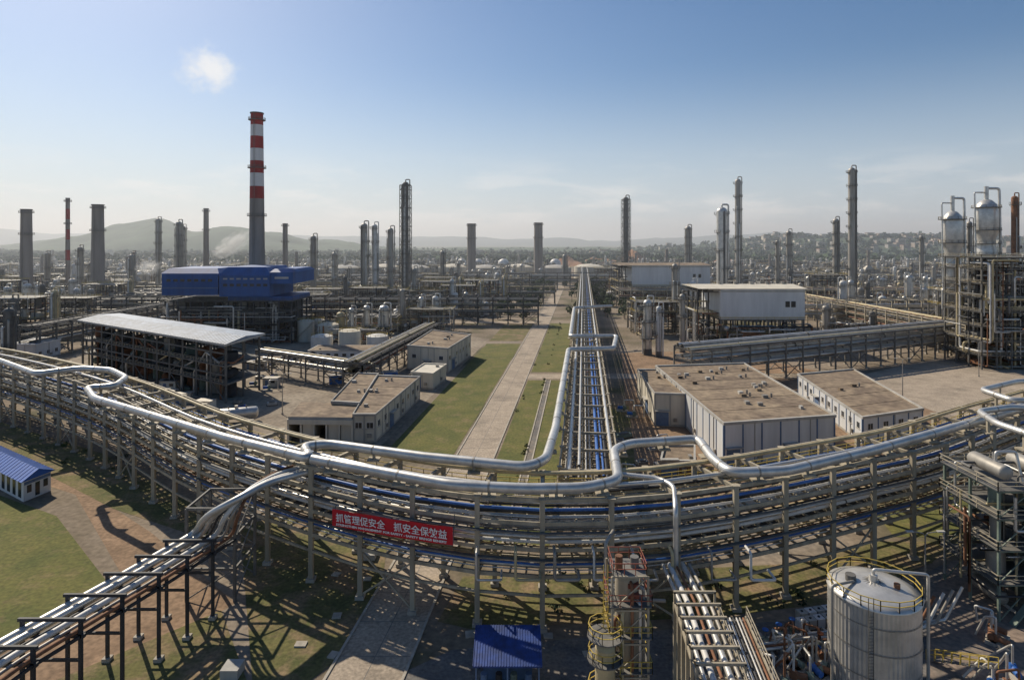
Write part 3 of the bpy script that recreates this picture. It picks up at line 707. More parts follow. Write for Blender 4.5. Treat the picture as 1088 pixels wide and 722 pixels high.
for i in range(40):
    t = i / 40
    for s0, s1 in ((A0.lerp(A1, t), M0.lerp(M1, t)), (C0.lerp(C1, t), M0.lerp(M1, t))): b.beam((*s0, 3.66), (*s1, 4.94), .08, .08, 'blue_roof')
obj('roof', b, e)
e = empty('turbine_shed'); b = B()
p0 = Vector(uv(gp(240, 428))); p1 = Vector(uv(gp(88, 389))); w = Vector((3, 15)); L = (p1 - p0)
n = 12
for i in range(n + 1):
    for k, hz in ((0, 16.2), (.5, 16.5), (1, 16.4)):
        p = p0 + L * i / n + w * k; b.beam((*p, 0), (*p, hz), .5, .5, 'steel_grey')
    for z in (5, 10, 16.2): b.beam((*(p0 + L * i / n), z), (*(p0 + L * i / n + w), z), .3, .5, 'steel_grey')
for z in (5, 7.5, 10, 13.5, 16):
    for k in (0, .5, 1): b.beam((*(p0 + w * k), z), (*(p0 + L + w * k), z), .3, .4, 'steel_grey')
for i in range(0, n, 3):
    pa, pb_ = p0 + L * i / n, p0 + L * (i + 1) / n; b.beam((*pa, .3), (*pb_, 5), .2, .2, 'steel_grey'); b.beam((*pb_, 5), (*pa, 10), .2, .2, 'steel_grey')
for z in (5, 10):
    cs = [p0, p0 + L, p0 + L + w, p0 + w]; b.prism([tuple(x) for x in (cs[0], cs[3], cs[2], cs[1])], z - .1, z + .1, 'steel_grey'); b.rail([(*p0, z), (*(p0 + L), z)], 'steel_beige', w=.1)
obj('steel_frame', b, e)
b = B(); ov = L.normalized() * 1.5; wv = w.normalized() * 1.4
c0, c1, c2, c3 = p0 - ov - wv, p0 + L + ov - wv, p0 + L + ov + w + wv, p0 - ov + w + wv
m0, m1 = (c0 + c3) / 2, (c1 + c2) / 2
b.add([(*c0, 16.6), (*c1, 16.6), (*m1, 17.5), (*m0, 17.5), (*c2, 16.9), (*c3, 16.9)], [(0, 1, 2, 3), (3, 2, 4, 5), (0, 3, 5), (1, 4, 2), (0, 5, 4, 1)], 'roof_metal')
b.beam((*c0, 16.3), (*c1, 16.3), .25, .6, 'wall_grey'); b.beam((*c0, 16.4), (*c3, 16.6), .25, .6, 'wall_grey')
for i in range(70): b.beam((*c0.lerp(c1, i / 70), 16.65), (*m0.lerp(m1, i / 70), 17.55), .1, .08, 'roof_metal')
obj('roof', b, e)
b = B(); rr = random.Random(5)
for i in range(13):
    p = p0 + L * (i + .5) / 13 + w * .35
    for z in (.2, 5.2, 10.2):
        t = rr.random(); m = rr.choice(['steel_green', 'silver_old', 'steel_grey', 'rust', 'steel_green', 'steel_dark'])
        if t < .4: b.hvessel((p.x, p.y, z + 1.6), 4, 1.3, m, 1)
        elif t < .8: b.cyl((p.x, p.y, z), (p.x, p.y, z + 3.6), 1.5, 1.5, m, 12)
        else: b.box((p.x, p.y, z + 1.4), (3.4, 4, 2.6), m, .5)
    q = p - w * .3; b.pipe([(q.x, q.y, .4), (q.x, q.y, rr.uniform(5, 14)), (q.x + 5, q.y - 3, rr.uniform(8, 14)), (q.x + 5, q.y + 3, 12)], .3, rr.choice(['silver', 'rust', 'pipe_cream']))
obj('machinery', b, e)
e = empty('boiler_house'); b = B(); x0, x1, yb = at(176, 268), at(314, 268), 266
frame(b, x0 + 1, yb, x1 - x0 - 2, 26, [5, 9.5, 14, 18.5], 5.5, 6.5, 'steel_dark', t=.55, rr=random.Random(3), floors=1, railm='steel_grey')
rr = random.Random(9)
for i in range(8):
    x = x0 + 4 + i * (x1 - x0 - 8) / 7
    b.box((x, yb + 12, 9), (4.4, 10, 17), rr.choice(['steel_dark', 'steel_grey', 'silver_old'])); b.cyl((x + 2, yb + 3, 1), (x + 2, yb + 3, rr.uniform(6, 16)), 1, 1, rr.choice(['silver_old', 'steel_grey', 'rust']), 10)
clutter(b, x0, x1, yb - 4, yb + 4, 18, 60, rr, .5)
obj('steel_frame', b, e)
b = B(); xm = at(236, 268)
def clad(xa, xb, zb, zt_, m='blue_clad', y0=yb - 1, y1=yb + 27, slope=2.5):
    b.add([(xa, y0, zb), (xb, y0, zb), (xb, y1, zb), (xa, y1, zb), (xa + slope, y0 + 3, zt_), (xb - slope, y0 + 3, zt_), (xb - slope, y1 - 3, zt_), (xa + slope, y1 - 3, zt_)], B.BF, m)
def cladbox(xa, xb, zb, zt_, m, y0, y1): b.box(((xa + xb) / 2, (y0 + y1) / 2, (zb + zt_) / 2), (xb - xa, y1 - y0, zt_ - zb), m)
cladbox(x0, xm - .4, 21, 30.5, 'blue_clad', yb - 1, yb + 27); clad(x0 - .5, xm, 30.5, 32.6, slope=2)
cladbox(xm + .4, x1 - 10, 20.5, 29.5, 'blue_clad', yb - 1.5, yb + 27); clad(xm, x1 - 9.5, 29.5, 33.2, slope=3, y0=yb - 2)
cladbox(x1 - 9.9, x1, 26, 31, 'blue_clad', yb - 1, yb + 27); clad(x1 - 10.2, x1 + .6, 31.01, 32.4, slope=1)
cladbox(xm + 3, x1 - 1, 18.6, 20.4, 'blue_clad', yb + 1, yb + 24)
for k in range(50):
    x = x0 + .6 + k * (xm - x0 - 1.6) / 49; b.beam((x, yb - 1.05, 21.1), (x, yb - 1.05, 30.4), .1, .08, 'blue_clad')
for k in range(7):
    x = x0 + 3 + k * 3; b.box((x, yb - 1.06, 27.5), (1.8, .1, 1.1), 'glass')
for k in range(7):
    x = xm + 3 + k * 2.9; b.box((x, yb - 1.56, 25.5), (1.8, .1, 1.1), 'glass'); b.box((x, yb - 1.56, 28.2), (1.8, .1, .6), 'wall_grey')
b.box((x1 - 5, yb - 1.06, 28.6), (6, .1, .9), 'wall_grey')
b.box(((x0 + xm) / 2, yb - 1.04, 24.2), (xm - x0 - 1, .1, .5), 'trim_blue')
obj('cladding', b, e)
def hall(name, ua, ub, vtl, d, dep, hb, h, roofm='roof_tan'):
    xa, xb = at(ua, d), at(ub, d); e = empty(name); b = B(); rr = random.Random(int(ua))
    frame(b, xa, d, xb - xa, dep, [hb * .5, hb], (xb - xa) / 7, dep / 3, 'steel_grey', t=.5, rr=rr, floors=1)
    for i in range(7):
        x = xa + (xb - xa) * (i + .5) / 7; b.box((x, d + dep * .5, hb * .25), (3, 5, hb * .4), rr.choice(['steel_dark', 'rust', 'silver_old', 'steel_green'])); b.hvessel((x, d + 2, hb * .7), 3.5, 1.1, rr.choice(['silver', 'silver_old']), 1)
    clutter(b, xa - 3, xb + 3, d - 5, d + 1, hb - 1, 40, rr, .4)
    frame(b, xa - 9, d + 2, 9, dep - 4, [hb * .4, hb * .8, hb * 1.2, h * .95], 4.5, dep / 4, 'steel_dark', t=.4, rr=rr)
    clutter(b, xa - 10, xa - 1, d, d + dep, h * .9, 30, rr, .4)
    obj('steel_frame', b, e); b = B()
    b.box(((xa + xb) / 2, d + dep / 2, (hb + h) / 2 + .1), (xb - xa + .6, dep + .6, h - hb), 'clad_white')
    b.box(((xa + xb) / 2, d - .35, h - 1.0), (xb - xa + .6, .15, .5), 'wall_grey')
    b.box(((xa + xb) / 2, d - .35, hb + .6), (xb - xa + .6, .15, .5), 'wall_grey')
    for k in range(2): b.box((xa + (xb - xa) * (.8 + k * .07), d - .37, (hb + h) / 2), (1.8, .16, 2.4), 'glass')
    n = 44
    for k in range(n): b.beam((xa + (xb - xa) * k / n, d - .33, hb + .3), (xa + (xb - xa) * k / n, d - .33, h - .1), .12, .08, 'clad_white')
    obj('cladding', b, e); b = B()
    X0, X1, Y0, Y1 = xa - 9.5, xb + 1.2, d - 1.2, d + dep + 1.2; ym = (Y0 + Y1) / 2
    b.add([(X0, Y0, h + .15), (X1, Y0, h + .15), (X1, ym, h + 1.2), (X0, ym, h + 1.2), (X1, Y1, h + .15), (X0, Y1, h + .15)], [(0, 1, 2, 3), (3, 2, 4, 5), (0, 3, 5), (1, 4, 2), (0, 5, 4, 1)], roofm)
    for k in range(5): b.cyl((xa + (xb - xa) * (k + .5) / 5, ym, h + 1), (xa + (xb - xa) * (k + .5) / 5, ym, h + 2.2), .7, .7, 'silver_old', 10)
    obj('roof', b, e)
hall('compressor_hall', 766, 854, 305, 250, 24, 12.5, 25, 'wall_cream')
hall('compressor_hall', 672, 754, 281, 410, 34, 14, 28)

def tank(x, y, r, h, m='pipe_white', name='storage_tank'):
    b = B(); b.cyl((0, 0, 0), (0, 0, h), r, r, m, 32, False); b.rev((0, 0, h), [(r, 0), (r * .65, r * .13), (0.01, r * .2)], m, 32)
    for z in (h * .33, h * .66, h - .1): b.cyl((0, 0, z), (0, 0, z + .12), r + .08, r + .08, m, 32, False)
    b.rail([((r - .1) * math.cos(i * .4488), (r - .1) * math.sin(i * .4488), h) for i in range(14)], 'yellow', closed=True, w=.08)
    for i in range(16):
        a = math.pi * (1.1 + .05 * i); z = h * i / 16
        b.box(((r + .4) * math.cos(a), (r + .4) * math.sin(a), z), (.8, .8, .08), 'steel_grey', a)
    return obj(name, b, loc=(x, y, 0))
for u, v, r, h in ((325, 362, 3.6, 9), (349, 365, 4.4, 8.5), (338, 358, 3, 8)): p = gp(u, v); tank(p.x, p.y, r, h, 'wall_cream')
for k in range(9): tank(-190 + k * 40, 690 + (k % 2) * 25, 17, 14, ['wall_grey', 'wall_cream'][k % 2])
for k, u in enumerate((490, 508, 535, 590)):
    b = B(); b.rev((0, 0, 11), [(max(.02, 8 * math.sin(math.pi * i / 12)), -8 * math.cos(math.pi * i / 12)) for i in range(13)], 'pipe_white', 24)
    for i in range(8): a = i * math.pi / 4; b.beam((8 * math.cos(a), 8 * math.sin(a), 0), (7.6 * math.cos(a), 7.6 * math.sin(a), 11), .6, .6, 'pipe_white')
    b.cyl((0, 0, 19), (0, 0, 19.8), 1.5, 1.5, 'steel_grey', 10)
    obj('sphere_tank', b, loc=(at(u, 860), 860, 0))
b = B()
for y in (650, 760): b.box((-40, y, 1.5), (420, .6, 3), 'wall_cream')
obj('bund_wall', b)
def saddle(u, v, L, r, m, rz=0.0, name='horizontal_vessel'):
    p = gp(u, v); b = B(); b.hvessel((0, 0, r + .7), L, r, m, 0, 20)
    for dx in (-L * .33, L * .33): b.box((dx, 0, .6), (.5, r * 1.6, 1.2), 'kerb')
    b.cyl((0, 0, 2 * r + .5), (0, 0, 2 * r + 1.3), .4, .4, m, 10)
    for dx in (-L * .2, L * .25): b.cyl((dx, 0, 2 * r + .5), (dx, 0, 2 * r + 1.1), .15, .15, 'steel_grey', 8)
    obj(name, b, loc=(p.x, p.y, 0), rz=rz)
saddle(251, 448, 9, 1.4, 'silver', .35); saddle(340, 386, 6, 2.1, 'steel_dark', .6); saddle(215, 468, 5, .9, 'steel_grey', .2); saddle(185, 382, 9, 1.6, 'silver_old', 0)
for k in range(90):
    rr = random.Random(k + 50)
    u, v = (rr.uniform(160, 420), rr.uniform(372, 440)) if k < 60 else (rr.uniform(655, 740), rr.uniform(372, 530))
    if k < 60 and u > 300 and v > 415: continue
    p = gp(u, v)
    if k >= 60 and not (cor(6.5, p.y)[0] < p.x < 32.5): continue
    b = B(); t = rr.random() if k < 60 else rr.uniform(0, .69)
    if t < .4:
        L = rr.uniform(1.5, 4); b.box((0, 0, .5), (L, 1.5, .7), rr.choice(['wall_grey', 'rust', 'pipe_blue', 'silver_old', 'steel_green'])); b.box((0, 0, .08), (L + .3, 1.8, .15), 'bark'); b.box((0, 0, .95), (L * .6, 1, .3), 'steel_grey'); nm = 'equipment_crate'
    elif t < .7:
        b.box((0, 0, .15), (3, 1.4, .3), 'kerb'); b.cyl((-1.2, 0, 1), (.2, 0, 1), .45, .45, 'pipe_blue', 12); b.cyl((.5, -.4, 1), (.5, .5, 1), .6, .6, 'steel_green', 12); b.pipe([(.5, 0, 1.2), (.5, 0, 3), (3, 0, 3), (3, 0, .2)], .18, 'silver'); nm = 'pump_skid'
    else:
        b.box((0, 0, 1.3), (4.5, 2.6, 2.6), rr.choice(['wall_cream', 'wall_grey', 'pipe_blue'])); b.box((0, 0, 2.66), (4.8, 2.9, .12), 'silver_old'); b.box((-1, -1.31, 1), (.9, .06, 2), 'trim_blue'); b.box((1, -1.31, 1.6), (1.2, .06, .8), 'glass'); nm = 'site_cabin'
    obj(nm, b, loc=(p.x, p.y, .01), rz=rr.uniform(-.3, .5))

# ------------------------------------------------------------------ foreground equipment
e = empty('safety_banner'); b = B()
P0 = Vector((at(353, 76.0), 76.0, zt(549, 76.0))); P1 = Vector((at(481, 69.8), 69.8, zt(569.5, 69.8)))
nseg = 16; vs = []; fs = []
for i in range(nseg + 1):
    p = P0.lerp(P1, i / nseg) + V(0, .06 * math.sin(i * 1.3), -.12 * math.sin(math.pi * i / nseg))
    vs += [p + V(0, 0, -1.05), p + V(0, 0, 1.05)]
for i in range(nseg): fs.append((2 * i, 2 * i + 2, 2 * i + 3, 2 * i + 1))
b.add(vs, fs, 'banner_red', True)
b.beam(P0 + V(0, .12, 1.1), P1 + V(0, .12, 1.1), .08, .08, 'steel_grey'); b.beam(P0 + V(0, .12, -1.1), P1 + V(0, .12, -1.1), .08, .08, 'steel_grey')
for p in (P0, P1, (P0 + P1) / 2): b.beam(p + V(0, .15, -1.1), p + V(0, 2.2, 1.5), .1, .1, 'steel_grey')
obj('cloth', b, e)
try:
    t = (P1 - P0).normalized()
    for body, size, dz in (('抓管理促安全　抓安全保效益', 1.12, -.22), ('STRENGTHEN MANAGEMENT FOR SAFETY - SAFETY BRINGS BENEFIT', .36, -.78)):
        cu = bpy.data.curves.new('banner_text', 'FONT'); cu.body = body; cu.size = size; cu.align_x = 'CENTER'; cu.extrude = .01
        cu.offset = 0.012
        o = bpy.data.objects.new('lettering', cu); scene.collection.objects.link(o)
        nrm = Vector((t.y, -t.x, 0)).normalized(); upv = nrm.cross(t).normalized()
        if upv.z < 0: upv = -upv
        M = Matrix((t, upv, t.cross(upv))).transposed().to_4x4(); c = (P0 + P1) / 2
        M.translation = c + V(0, 0, dz - .08) + t.cross(upv) * .12; o.matrix_world = M
        cu.materials.append(MATS['banner_text'])
        bpy.context.view_layer.update()
        me = bpy.data.meshes.new_from_object(o.evaluated_get(bpy.context.evaluated_depsgraph_get()))
        o2 = bpy.data.objects.new('lettering', me); scene.collection.objects.link(o2); o2.parent = e
        bpy.data.objects.remove(o)
        w = max(v.co.x for v in me.vertices) - min(v.co.x for v in me.vertices); s = (P1 - P0).length * .92 / w
        o2.matrix_world = M @ Matrix.Diagonal((s, 1.0, 1, 1))
except Exception as ex: print('TEXTERR', ex)
b = B(); cx, cy, r, h = at(931, 62), 62.5, 4.15, 9.3; n = 64
prof = []
for i in range(n * 2):
    a = math.pi * i / n; rr_ = r + (.05 if i % 2 else 0); prof.append((cx + rr_ * math.cos(a), cy + rr_ * math.sin(a)))
vs = [(x, y, 0) for x, y in prof] + [(x, y, h) for x, y in prof]; k = len(prof)
b.add(vs, [(i, (i + 1) % k, (i + 1) % k + k, i + k) for i in range(k)], 'silver')
b.rev((cx, cy, h), [(r + .15, -.15), (r + .15, .05), (r * .8, .4), (r * .4, .75), (0.01, .9)], 'silver', 48)
for i in range(16):
    a = i * .3927; b.beam((cx + .5 * math.cos(a), cy + .5 * math.sin(a), h + .9), (cx + r * math.cos(a), cy + r * math.sin(a), h + .12), .06, .05, 'silver_old')
b.cyl((cx, cy, h + .8), (cx, cy, h + 1.5), .4, .4, 'silver', 12); b.cyl((cx - 2, cy + .6, h + .3), (cx - 2, cy + .6, h + 1.2), .5, .5, 'steel_grey', 12); b.cyl((cx + 1.8, cy - 1, h + .4), (cx + 1.8, cy - 1, h + 1.1), .3, .3, 'rust', 10)
b.rail([(cx + (r + .1) * math.cos(i * .3927), cy + (r + .1) * math.sin(i * .3927), h) for i in range(16)], 'yellow', closed=True, w=.07, step=1.2)
b.pipe([(cx, cy, h + 1.4), (cx, cy, h + 2), (cx + r + .8, cy - 1, h + 2), (cx + r + .8, cy - 1, .3)], .16, 'silver', 8)
b.pipe([(cx - 2, cy, h + .8), (cx - r - .6, cy - 1, h + .9), (cx - r - .6, cy - 1, .3)], .14, 'silver_old', 8)
for z in (2.5, 5, 7.5): b.cyl((cx, cy, z), (cx, cy, z + .12), r + .1, r + .1, 'silver_old', 48, False)
for dx in (-.25, .25): b.beam((cx - 2.4 + dx, cy - r * .84 - .2, 0), (cx - 2.4 + dx, cy - r * .84 - .2, h + 1.2), .06, .06, 'steel_grey')
for i in range(30): b.beam((cx - 2.65, cy - r * .84 - .2, .3 * i), (cx - 2.15, cy - r * .84 - .2, .3 * i), .04, .04, 'steel_grey')
obj('insulated_tank', b)
b = B(); cx, cy = at(666, 56), 56
b.cyl((cx, cy, 0), (cx, cy, 14.2), 1.1, 1.1, 'steel_beige', 20, False); b.rev((cx, cy, 14.2), [(1.1, 0), (1.0, .35), (.6, .7), (0.01, .85)], 'steel_beige', 20)
for z in (6.5, 9.6, 12.4, 15.0):
    w = 1.9 if z < 15 else 1.5
    b.box((cx, cy, z), (w * 2, w * 2, .1), 'steel_grey'); b.rail([(cx - w, cy - w, z), (cx + w, cy - w, z), (cx + w, cy + w, z), (cx - w, cy + w, z)], 'yellow' if z < 12 else 'cage_red', closed=True, w=.06, step=.9)
for dx, dy in ((-1.6, -1.6), (1.6, -1.6), (1.6, 1.6), (-1.6, 1.6)):
    b.beam((cx + dx, cy + dy, 0), (cx + dx, cy + dy, 15), .2, .2, 'steel_beige')
for z in range(0, 15, 3):
    b.beam((cx - 1.6, cy - 1.6, z), (cx + 1.6, cy - 1.6, z + 3), .1, .1, 'steel_beige'); b.beam((cx - 1.6, cy - 1.6, z + 3), (cx + 1.6, cy - 1.6, z + 3), .15, .15, 'steel_beige')
for k, (dx, dy, m) in enumerate(((-1.3, -1.2, 'rust'), (-.7, -1.6, 'pipe_cream'), (.9, -1.5, 'silver'), (1.4, -.6, 'silver_old'), (.2, -1.5, 'rust'))):
    b.pipe([(cx + dx, cy + dy, 0), (cx + dx, cy + dy, 11 + k * .8), (cx, cy, 11 + k * .8)], .15, m, 8)
for i in range(30): b.beam((cx - 2.3, cy - 1.1, i * .5), (cx - 1.9, cy - 1.1, i * .5), .05, .05, 'yellow')
for dx in (-2.3, -1.9): b.beam((cx + dx, cy - 1.1, 0), (cx + dx, cy - 1.1, 15.8), .06, .06, 'yellow')
for z in (7.5, 8.5, 10.5, 11.5, 13.5): b.rev((cx - 2.1, cy - 1.4, z), [(.42, 0), (.42, .08)], 'yellow', 10)
for i in range(2): b.box((cx + .4, cy - .9, 13 + i * .9), (1.0, .7, .4), 'cage_red')
b.cyl((cx - .8, cy - .4, 15.1), (cx - .8, cy - .4, 16.3), .35, .35, 'rust', 10); b.cyl((cx + .7, cy, 15.1), (cx + .7, cy, 16.0), .4, .4, 'steel_grey', 10)
obj('stripper_column', b)
b = B(); cx, cy = at(643, 54), 54
for z in (5, 8, 10): b.cyl((cx, cy, z), (cx, cy, z + .1), 1.6, 1.6, 'steel_grey', 16); b.rail([(cx + 1.5 * math.cos(i * .628), cy + 1.5 * math.sin(i * .628), z) for i in range(10)], 'yellow', closed=True, w=.06)
b.cyl((cx, cy, 0), (cx, cy, 9), .9, .9, 'pipe_cream', 16); b.rev((cx, cy, 9), [(.9, 0), (.7, .4), (0.01, .6)], 'pipe_cream', 16)
obj('knockout_drum', b)
b = B(); a0 = gp(722, 640, 8); a1 = gp(760, 760, 8)
for k in range(5):
    o = V(k * .75, 0, .2); b.pipe([a0 + o + V(0, 7, 0), a0 + o, a1 + o], [.2, .28, .14, .3, .18][k], ['silver', 'pipe_white', 'rust', 'silver', 'silver_old'][k], 10)
for k in range(8):
    p = a0.lerp(a1, k / 7)
    for dx in (-.5, 3.6): b.beam((p.x + dx, p.y, 0), (p.x + dx, p.y, 8), .28, .28, 'steel_beige')
    b.beam((p.x - .6, p.y, 7.8), (p.x + 3.7, p.y, 7.8), .2, .3, 'steel_beige')
    b.beam((p.x - .6, p.y, 9.1), (p.x + 3.7, p.y, 9.1), .2, .25, 'steel_beige')
    for dx in (-.5, 3.6): b.beam((p.x + dx, p.y, 8), (p.x + dx, p.y, 9.1), .2, .2, 'steel_beige')
for dx in (-.5, 3.6): b.beam(a0 + V(dx, 0, -.15), a1 + V(dx, 0, -.15), .18, .3, 'steel_beige')
obj('branch_pipe_rack', b)
b = B(); a0 = gp(765, 660, 7.5); a1 = gp(806, 775, 7.5)
for dx in (0, 2.6):
    b.beam(a0 + V(dx, 0, 0), a1 + V(dx, 0, 0), .15, .9, 'steel_beige'); b.rail([a0 + V(dx, 0, .4), a1 + V(dx, 0, .4)], 'steel_beige', w=.07)
for k in range(26):
    p = a0.lerp(a1, k / 25); b.beam(p + V(0, 0, .1), p + V(2.6, 0, .1), .25, .1, 'steel_beige' if k % 2 else 'steel_grey')
for k in range(7): b.pipe([a0 + V(.3 + k * .33, 0, .35), a1 + V(.3 + k * .33, 0, .35)], .1, ['pipe_blue', 'silver', 'pipe_white', 'pipe_black', 'silver', 'silver_old', 'rust'][k], 8)
for k in range(4):
    p = a0.lerp(a1, k / 3)
    for dx in (0, 2.6): b.beam((p.x + dx, p.y, 0), (p.x + dx, p.y, 8), .25, .25, 'steel_beige')
obj('pipe_bridge', b)
b = B()
b.pipe([gp(655, 503, 15.4), gp(700, 508, 15.4), gp(716, 516, 15.4), V(at(718, 69), 69, 14.5), V(at(718, 69), 69, 4), V(at(730, 69), 62, 3)], .3, 'silver', 12, 1.0)
b.pipe([V(at(652, 69), 69.3, 12), V(at(640, 69), 66.5, 12), V(at(640, 69), 66.5, 6), V(at(700, 69), 66, 6)], .2, 'silver_old', 10)
for k in range(8):
    xx = -4 + k * 4.4; b.pipe([(xx, 70, 9.9), (xx, 68.4, 9.9), (xx, 68.4, 6.9), (xx + 2.8, 68.4, 6.9), (xx + 2.8, 70.5, 6.9)], .13 + .03 * (k % 3), ['silver', 'pipe_cream', 'silver_old', 'pipe_white'][k % 4], 8)
obj('drop_pipes', b)
b = B(); rr = random.Random(12)
for k in range(5):
    m = ['silver', 'rust', 'pipe_white', 'silver_old', 'silver'][k]; y = 64.5 + k * .6
    b.pipe([(22 + k, y - 6, 1.2), (22 + k, y, 1.2), (44 + k * 1.5, y + 3.5, 1.2), (46 + k * 1.5, y + 3.5, 5)], .16, m, 8)
for k in range(12):
    x = 24 + k * 1.9; y = 65 + (k % 5) * .7 + k * .25; b.cyl((x, y, 1.2), (x, y, 2.4), .07, .07, 'steel_grey', 6); b.cyl((x, y, 2.3), (x, y, 2.38), .35, .35, rr.choice(['red_paint', 'orange', 'pipe_blue']), 10); b.box((x, y, 1.25), (.6, .5, .5), 'steel_green')
    b.box((x, 66 + k * .25, .5), (.3, 4, 1), 'kerb')
obj('valve_manifold', b)
e = empty('blue_canopy'); b = B(); x0, x1, y0, y1 = at(505, 63.5), at(574, 63.5), 59.5, 64.5
b.add([(x0, y0, 3.3), (x1, y0, 3.3), (x1, y1, 4.2), (x0, y1, 4.2), (x0, y0, 3.45), (x1, y0, 3.45), (x1, y1, 4.35), (x0, y1, 4.35)], B.BF, 'canopy_blue')
for i in range(26): x = x0 + (x1 - x0) * i / 25; b.beam((x, y0, 3.48), (x, y1, 4.38), .06, .06, 'canopy_blue')
obj('roof', b, e); b = B()
for x in (x0 + .3, (x0 + x1) / 2, x1 - .3):
    b.beam((x, y0 + .3, 0), (x, y0 + .3, 3.3), .15, .15, 'trim_blue'); b.beam((x, y1 - .3, 0), (x, y1 - .3, 4.1), .15, .15, 'trim_blue')
for i in range(4): b.cyl((x0 + 1 + i * 1.5, 61.5, 0), (x0 + 1 + i * 1.5, 61.5, 1.4), .35, .35, ['trim_blue', 'pipe_black', 'steel_green', 'trim_blue'][i], 12)
b.box(((x0 + x1) / 2, 63, .9), (5, 1, 1.8), 'trim_blue'); obj('posts', b, e)
b = B(); rr = random.Random(31); x0 = at(1034, 76)
frame(b, x0, 72, 16, 9, [4.5, 8.5, 12.2, 15.5], 4, 4.5, 'steel_green', t=.26, rr=rr, floors=1, railm='steel_beige')
for h in (.3, 4.5, 8.5, 12.2):
    for x in (2, 6, 10, 14):
        t = rr.random()
        if t < .45: b.hvessel((x0 + x, 76, h + 1.3), 4, .8, rr.choice(['silver', 'steel_green', 'silver_old', 'pipe_cream']), 1)
        else: r_ = rr.uniform(.5, 1.1); b.cyl((x0 + x, 75, h + .1), (x0 + x, 75, h + 3.0), r_, r_, rr.choice(['silver', 'silver_old', 'steel_green']), 14)
for x in (2, 7, 12):
    b.hvessel((x0 + x, 76, 17.0), 5, .9, 'silver_old', 1); b.pipe([(x0 + x, 75, 17.8), (x0 + x, 75, 19), (x0 + x + 2.5, 75, 19), (x0 + x + 2.5, 73, 12)], .18, 'silver', 8)
clutter(b, x0 - 1, x0 + 16, 71, 81, 17, 80, rr, .2)
b.beam((x0 + 1, 71.3, 0), (x0 + 4.5, 71.3, 4.5), .8, .15, 'steel_green'); b.beam((x0 + 4, 71.3, 4.5), (x0 + 7.5, 71.3, 8.5), .8, .15, 'steel_green')
obj('process_structure', b)
for k in range(9):
    b = B(); p = gp(852 + (k % 5) * 9, 668 - (k // 5) * 9 + (k % 5) * -1.5); m = ['white_paint', 'wall_grey'][k % 2]
    b.box((0, 0, .6), (1.0, 1.0, 1.0), m); b.box((0, 0, .06), (1.1, 1.1, .12), 'bark'); b.cyl((0, 0, 1.1), (0, 0, 1.2), .15, .15, 'steel_dark', 8)
    for dx in (-.52, .52): b.beam((dx, -.52, .1), (dx, -.52, 1.12), .04, .04, 'steel_grey')
    obj('chemical_tote', b, loc=(p.x, p.y, .03), rz=.2)
for k in range(30):
    rr = random.Random(k + 900); u, v = rr.choice([(rr.uniform(780, 880), rr.uniform(685, 740)), (rr.uniform(985, 1080), rr.uniform(670, 740)), (rr.uniform(700, 880), rr.uniform(695, 730))]); p = gp(u, v); b = B(); m = rr.choice(['steel_green', 'pipe_blue', 'silver_old', 'rust'])
    b.box((0, 0, .15), (2.2, 1, .3), 'kerb'); b.cyl((-.9, 0, .8), (.1, 0, .8), .32, .32, m, 12); b.cyl((.4, -.3, .8), (.4, .3, .8), .42, .42, m, 12)
    b.pipe([(.4, 0, 1), (.4, 0, rr.uniform(2, 4)), (rr.uniform(1, 3), 0, 2.5), (2.2, rr.uniform(-2, 2), .2)], .12, rr.choice(['silver', 'pipe_white', 'silver_old', 'rust']), 8)
    obj('pump_skid', b, loc=(p.x, p.y, .03), rz=rr.uniform(0, 3))
b = B(); p = gp(984, 700)
b.rail([(p.x, p.y, 0), (p.x + 2, p.y - 6, 3.2)], 'yellow', w=.06, step=.9); b.rail([(p.x + 1, p.y, 0), (p.x + 3, p.y - 6, 3.2)], 'yellow', w=.06, step=.9)
for i in range(12): b.beam((p.x + i / 6, p.y - i / 2, i * .27), (p.x + 1 + i / 6, p.y - i / 2, i * .27), .3, .05, 'steel_grey')
obj('access_stair', b)
def lamp(u, v, h):
    p = gp(u, v); b = B(); b.cyl((0, 0, 0), (0, 0, h), .14, .08, 'silver_old', 10); b.cyl((0, 0, 0), (0, 0, .5), .28, .25, 'kerb', 10)
    b.pipe([(0, 0, h), (.3, 0, h + .4), (1.6, 0, h + .6)], .06, 'silver_old', 8); b.box((1.9, 0, h + .6), (.9, .35, .14), 'wall_grey')
    b.pipe([(0, 0, h), (-.3, 0, h + .4), (-1.6, 0, h + .6)], .06, 'silver_old', 8); b.box((-1.9, 0, h + .6), (.9, .35, .14), 'wall_grey')
    obj('street_lamp', b, loc=p)
for u, v, h in ((959, 424, 11), (983, 648, 9), (1040, 400, 11), (300, 440, 10)): lamp(u, v, h)
b = B()
for k in range(9):
    rr = random.Random(k); u, v = rr.uniform(270, 640), rr.uniform(600, 700); p = gp(u, v)
    b.box((p.x, p.y, .1), (rr.uniform(.8, 1.4), rr.uniform(.8, 1.2), .16), 'kerb', rr.uniform(-.3, .3))
p = gp(247, 716); b.box((p.x, p.y, .5), (1.8, 1.8, 1), 'wall_grey'); p = gp(392, 592); b.box((p.x, p.y, .4), (2, 1.8, .8), 'wall_grey')
a, c = gp(72, 650), gp(120, 622); b.beam(a + V(0, 0, .3), c + V(0, 0, .3), .8, .6, 'pipe_black')
obj('valve_pits', b)

